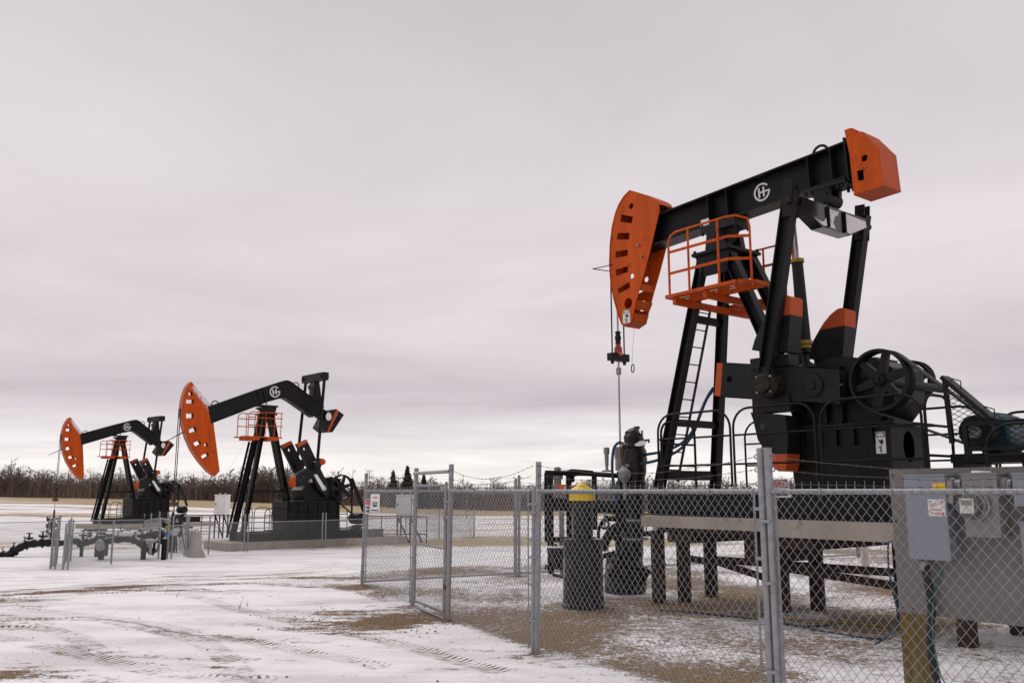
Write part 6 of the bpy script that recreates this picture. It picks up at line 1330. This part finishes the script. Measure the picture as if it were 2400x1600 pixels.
# manifold
mfP = site(240, 1318); mf = thing('pipe_manifold', 'black wrapped pipe manifold on stub posts inside the left fence', 'pipe manifold', mfP); mo_ = np.array(mf.location)
def mp_(x, y, Y): return tuple(at(x, y, Y) - mo_)
Ym = A2[1] + 1.5
def mpipe(pts, r, m='black_plastic', name='pipe'): 
    P = smooth_pts([mp_(x, y, Ym + d) for x, y, d in pts], 6)
    for i in range(2, len(P) - 6, 7):
        if rng.random() < .7: MB().tube([np.array(q) + (0, -.02, r * .72) for q in P[i:i + 6]], [.02, r * .45, r * .5, r * .42, r * .5, .02], 8).build('snow_cap', 'snow', mf)
        c = P[i + 1]; MB().turned(c, [(r * 1.25, -.03), (r * 1.3, 0), (r * 1.25, .03)], 14, np.array(P[i + 2]) - np.array(P[i])).build('flange', 'black_cast', mf)
        if rng.random() < .8: MB().turned((c[0], c[1] - r * .5, c[2] + r), [(.03, -.06), (.05, 0), (.03, .06), (.02, .16), (.07, .17), (.07, .19)], 9, (rng.normal(0, .3), -.2, 1)).build('fitting', 'dirty_grey' if rng.random() < .35 else 'black_cast', mf)
    return MB().tube(P, [r * (1 + .10 * math.sin(i * 1.9)) for i in range(len(P))], 12).build(name, m, mf)
mpipe([(-5, 1302, 2), (20, 1300, 2), (40, 1286, 2), (65, 1275, 2.2), (100, 1271, 2.4), (125, 1271, 2.5)], .165)
mpipe([(120, 1271, 2.5), (150, 1271, 2), (175, 1266, 2), (190, 1274, 2), (205, 1269, 2), (225, 1265, 2), (240, 1258, 2)], .13)
mpipe([(235, 1262, 1.5), (262, 1256, 1.5), (300, 1253, 1.5), (340, 1256, 1.5), (355, 1250, 1.5), (372, 1251, 1.5)], .13)
mpipe([(242, 1280, .5), (250, 1268, .5), (290, 1262, .5), (318, 1266, .5), (340, 1282, .5), (362, 1294, .5)], .13)
for x, y0, y1, d, r in ((192, 1280, 1298, 2.0, .07), (228, 1276, 1300, 1.8, .09), (240, 1262, 1322, .3, .11), (338, 1268, 1317, .2, .10), (386, 1262, 1310, .2, .10)):
    p0, p1 = mp_(x, y0, Ym + d), mp_(x, y1, Ym + d); MB().cyl(p0, (p0[0], p0[1], p1[2] - .3), r, None, 12).build('stub_post', 'black_paint', mf)
MB().box(*sorted((mp_(228, 1290, Ym + .25)[0], mp_(248, 1290, Ym + .25)[0])), mp_(238, 1290, Ym)[1] + .1, mp_(238, 1290, Ym)[1] + .45, mp_(238, 1302, Ym + .25)[2], mp_(238, 1278, Ym + .25)[2]).build('support_block', 'black_paint', mf)
MB().turned(mp_(234, 1275, Ym - .1), [(.10, -.24), (.16, -.15), (.17, .0), (.12, .14), (.04, .2)], 12, (-.25, 0, 1)).build('wrapped_valve', 'dirty_grey', mf)
for x, y, d in ((68, 1262, 2.2), (100, 1258, 2.4), (195, 1256, 2), (352, 1262, .6), (362, 1272, .4), (378, 1256, 1.0)):
    MB().turned(mp_(x, y, Ym + d), [(.05, -.3), (.05, 0), (.16, .01), (.16, .06), (.04, .07), (.03, .2), (.11, .21), (.11, .24)], 10).build('valve', 'black_cast', mf)
MB().turned(mp_(354, 1265, Ym - .2), [(.05, -.55), (.06, -.1), (.18, -.08), (.2, 0), (.1, .05)], 10).build('regulator', 'dirty_grey', mf)
for x0, y0, x1, y1 in ((60, 1272, 95, 1266), (265, 1252, 330, 1249)):
    P = [mp_(x0 + (x1 - x0) * f, y0 + (y1 - y0) * f, Ym + 1.4 + (.9 if x0 < 100 else 0)) for f in np.linspace(0, 1, 6)]; MB().tube(P, [.03, .08, .09, .08, .09, .03], 8).build('snow_cap', 'snow', mf)
# concrete barrier seen end-on
jb = site(455, 1303); ja = thing('concrete_barrier', 'short grey concrete road barrier standing end-on beside the middle pad', 'barrier', (jb[0], jb[1], jb[2]), R(30))
prof = [(-.30, -.05), (.30, -.05), (.30, .08), (.15, .36), (.10, .98), (.06, 1.0), (-.06, 1.0), (-.10, .98), (-.15, .36), (-.30, .08)]
MB().prism(prof, -.7, .7).build('barrier_body', 'barrier_grey', ja); MB().ring((0, -.3, 1.0), (0, 1, 0), .07, .012, 14, 6).build('lifting_loop', 'rust', ja)
# white cabinets on steel legs
def cab(px, py0, py1, wpx, Y, label):
    P = at(px, 1200, Y); g = gz(P[0], P[1]); z0, z1 = at(px, py1, Y)[2] - g, at(px, py0, Y)[2] - g; hw_ = wpx / 2 / FPX * Y
    o = thing('equipment_cabinet', label, 'cabinet', (P[0], P[1], g), R(-10)); b_ = MB().box(-hw_, hw_, -.35, .35, z0, z1).build('cabinet_body', 'white_paint', o); MB().box(-hw_ - .03, hw_ + .03, -.39, .38, z1 + .002, z1 + .05).build('roof_cap', 'white_paint', b_)
    MB().box(-hw_ + .04, hw_ - .04, -.372, -.352, z0 + .05, z1 - .05).build('door', 'white_paint', b_); MB().box(-hw_ + .08, -hw_ + .14, -.40, -.373, (z0 + z1) / 2, (z0 + z1) / 2 + .12).build('handle', 'black_cast', b_)
    for s in (-.5, .5): MB().ring((s * hw_, 0, z1 + .09), (0, 1, 0), .05, .012, 12, 6).build('lifting_eye', 'white_paint', b_)
    for s in (-1, 1):
        for t_ in (-.3, .3): MB().bar((s * hw_ * .8, t_, -.1), (s * hw_ * .8, t_, z0), .07, .07).build('leg', 'black_paint', o)
        MB().bar((s * hw_ * .8, -.3, z0 - .05), (s * hw_ * .8 + .65, -.35, .02), .07, .07).build('brace', 'black_paint', o)
    for z in (z0 - .03, .45): MB().tube([(-2.0, -.6, z), (1.3, -.6, z)], .028, 8).build('rail', 'black_paint', o)
    for u in (-2.0, -1.1, 1.3): MB().tube([(u, -.6, -.05), (u, -.6, z0 - .03)], .028, 8).build('rail_post', 'black_paint', o)
cab(520, 1160, 1205, 26, 60, 'white cabinet on black legs in the field between the two rear pump jacks'); cab(951, 1161, 1207, 38, 46, 'white cabinet on black legs seen through the fence left of the gate')
# utility pole far behind the gate and a post at the field edge
o = MB().tube([(0, 0, 0), (0, 0, 3.3)], .06, 8).build('marker_post', 'bark_pale'); P = at(1094, 1195, 120); o.location = (P[0], P[1], gz(P[0], P[1])); tag(o, 'thin pale marker post in the field behind the gate', 'post')
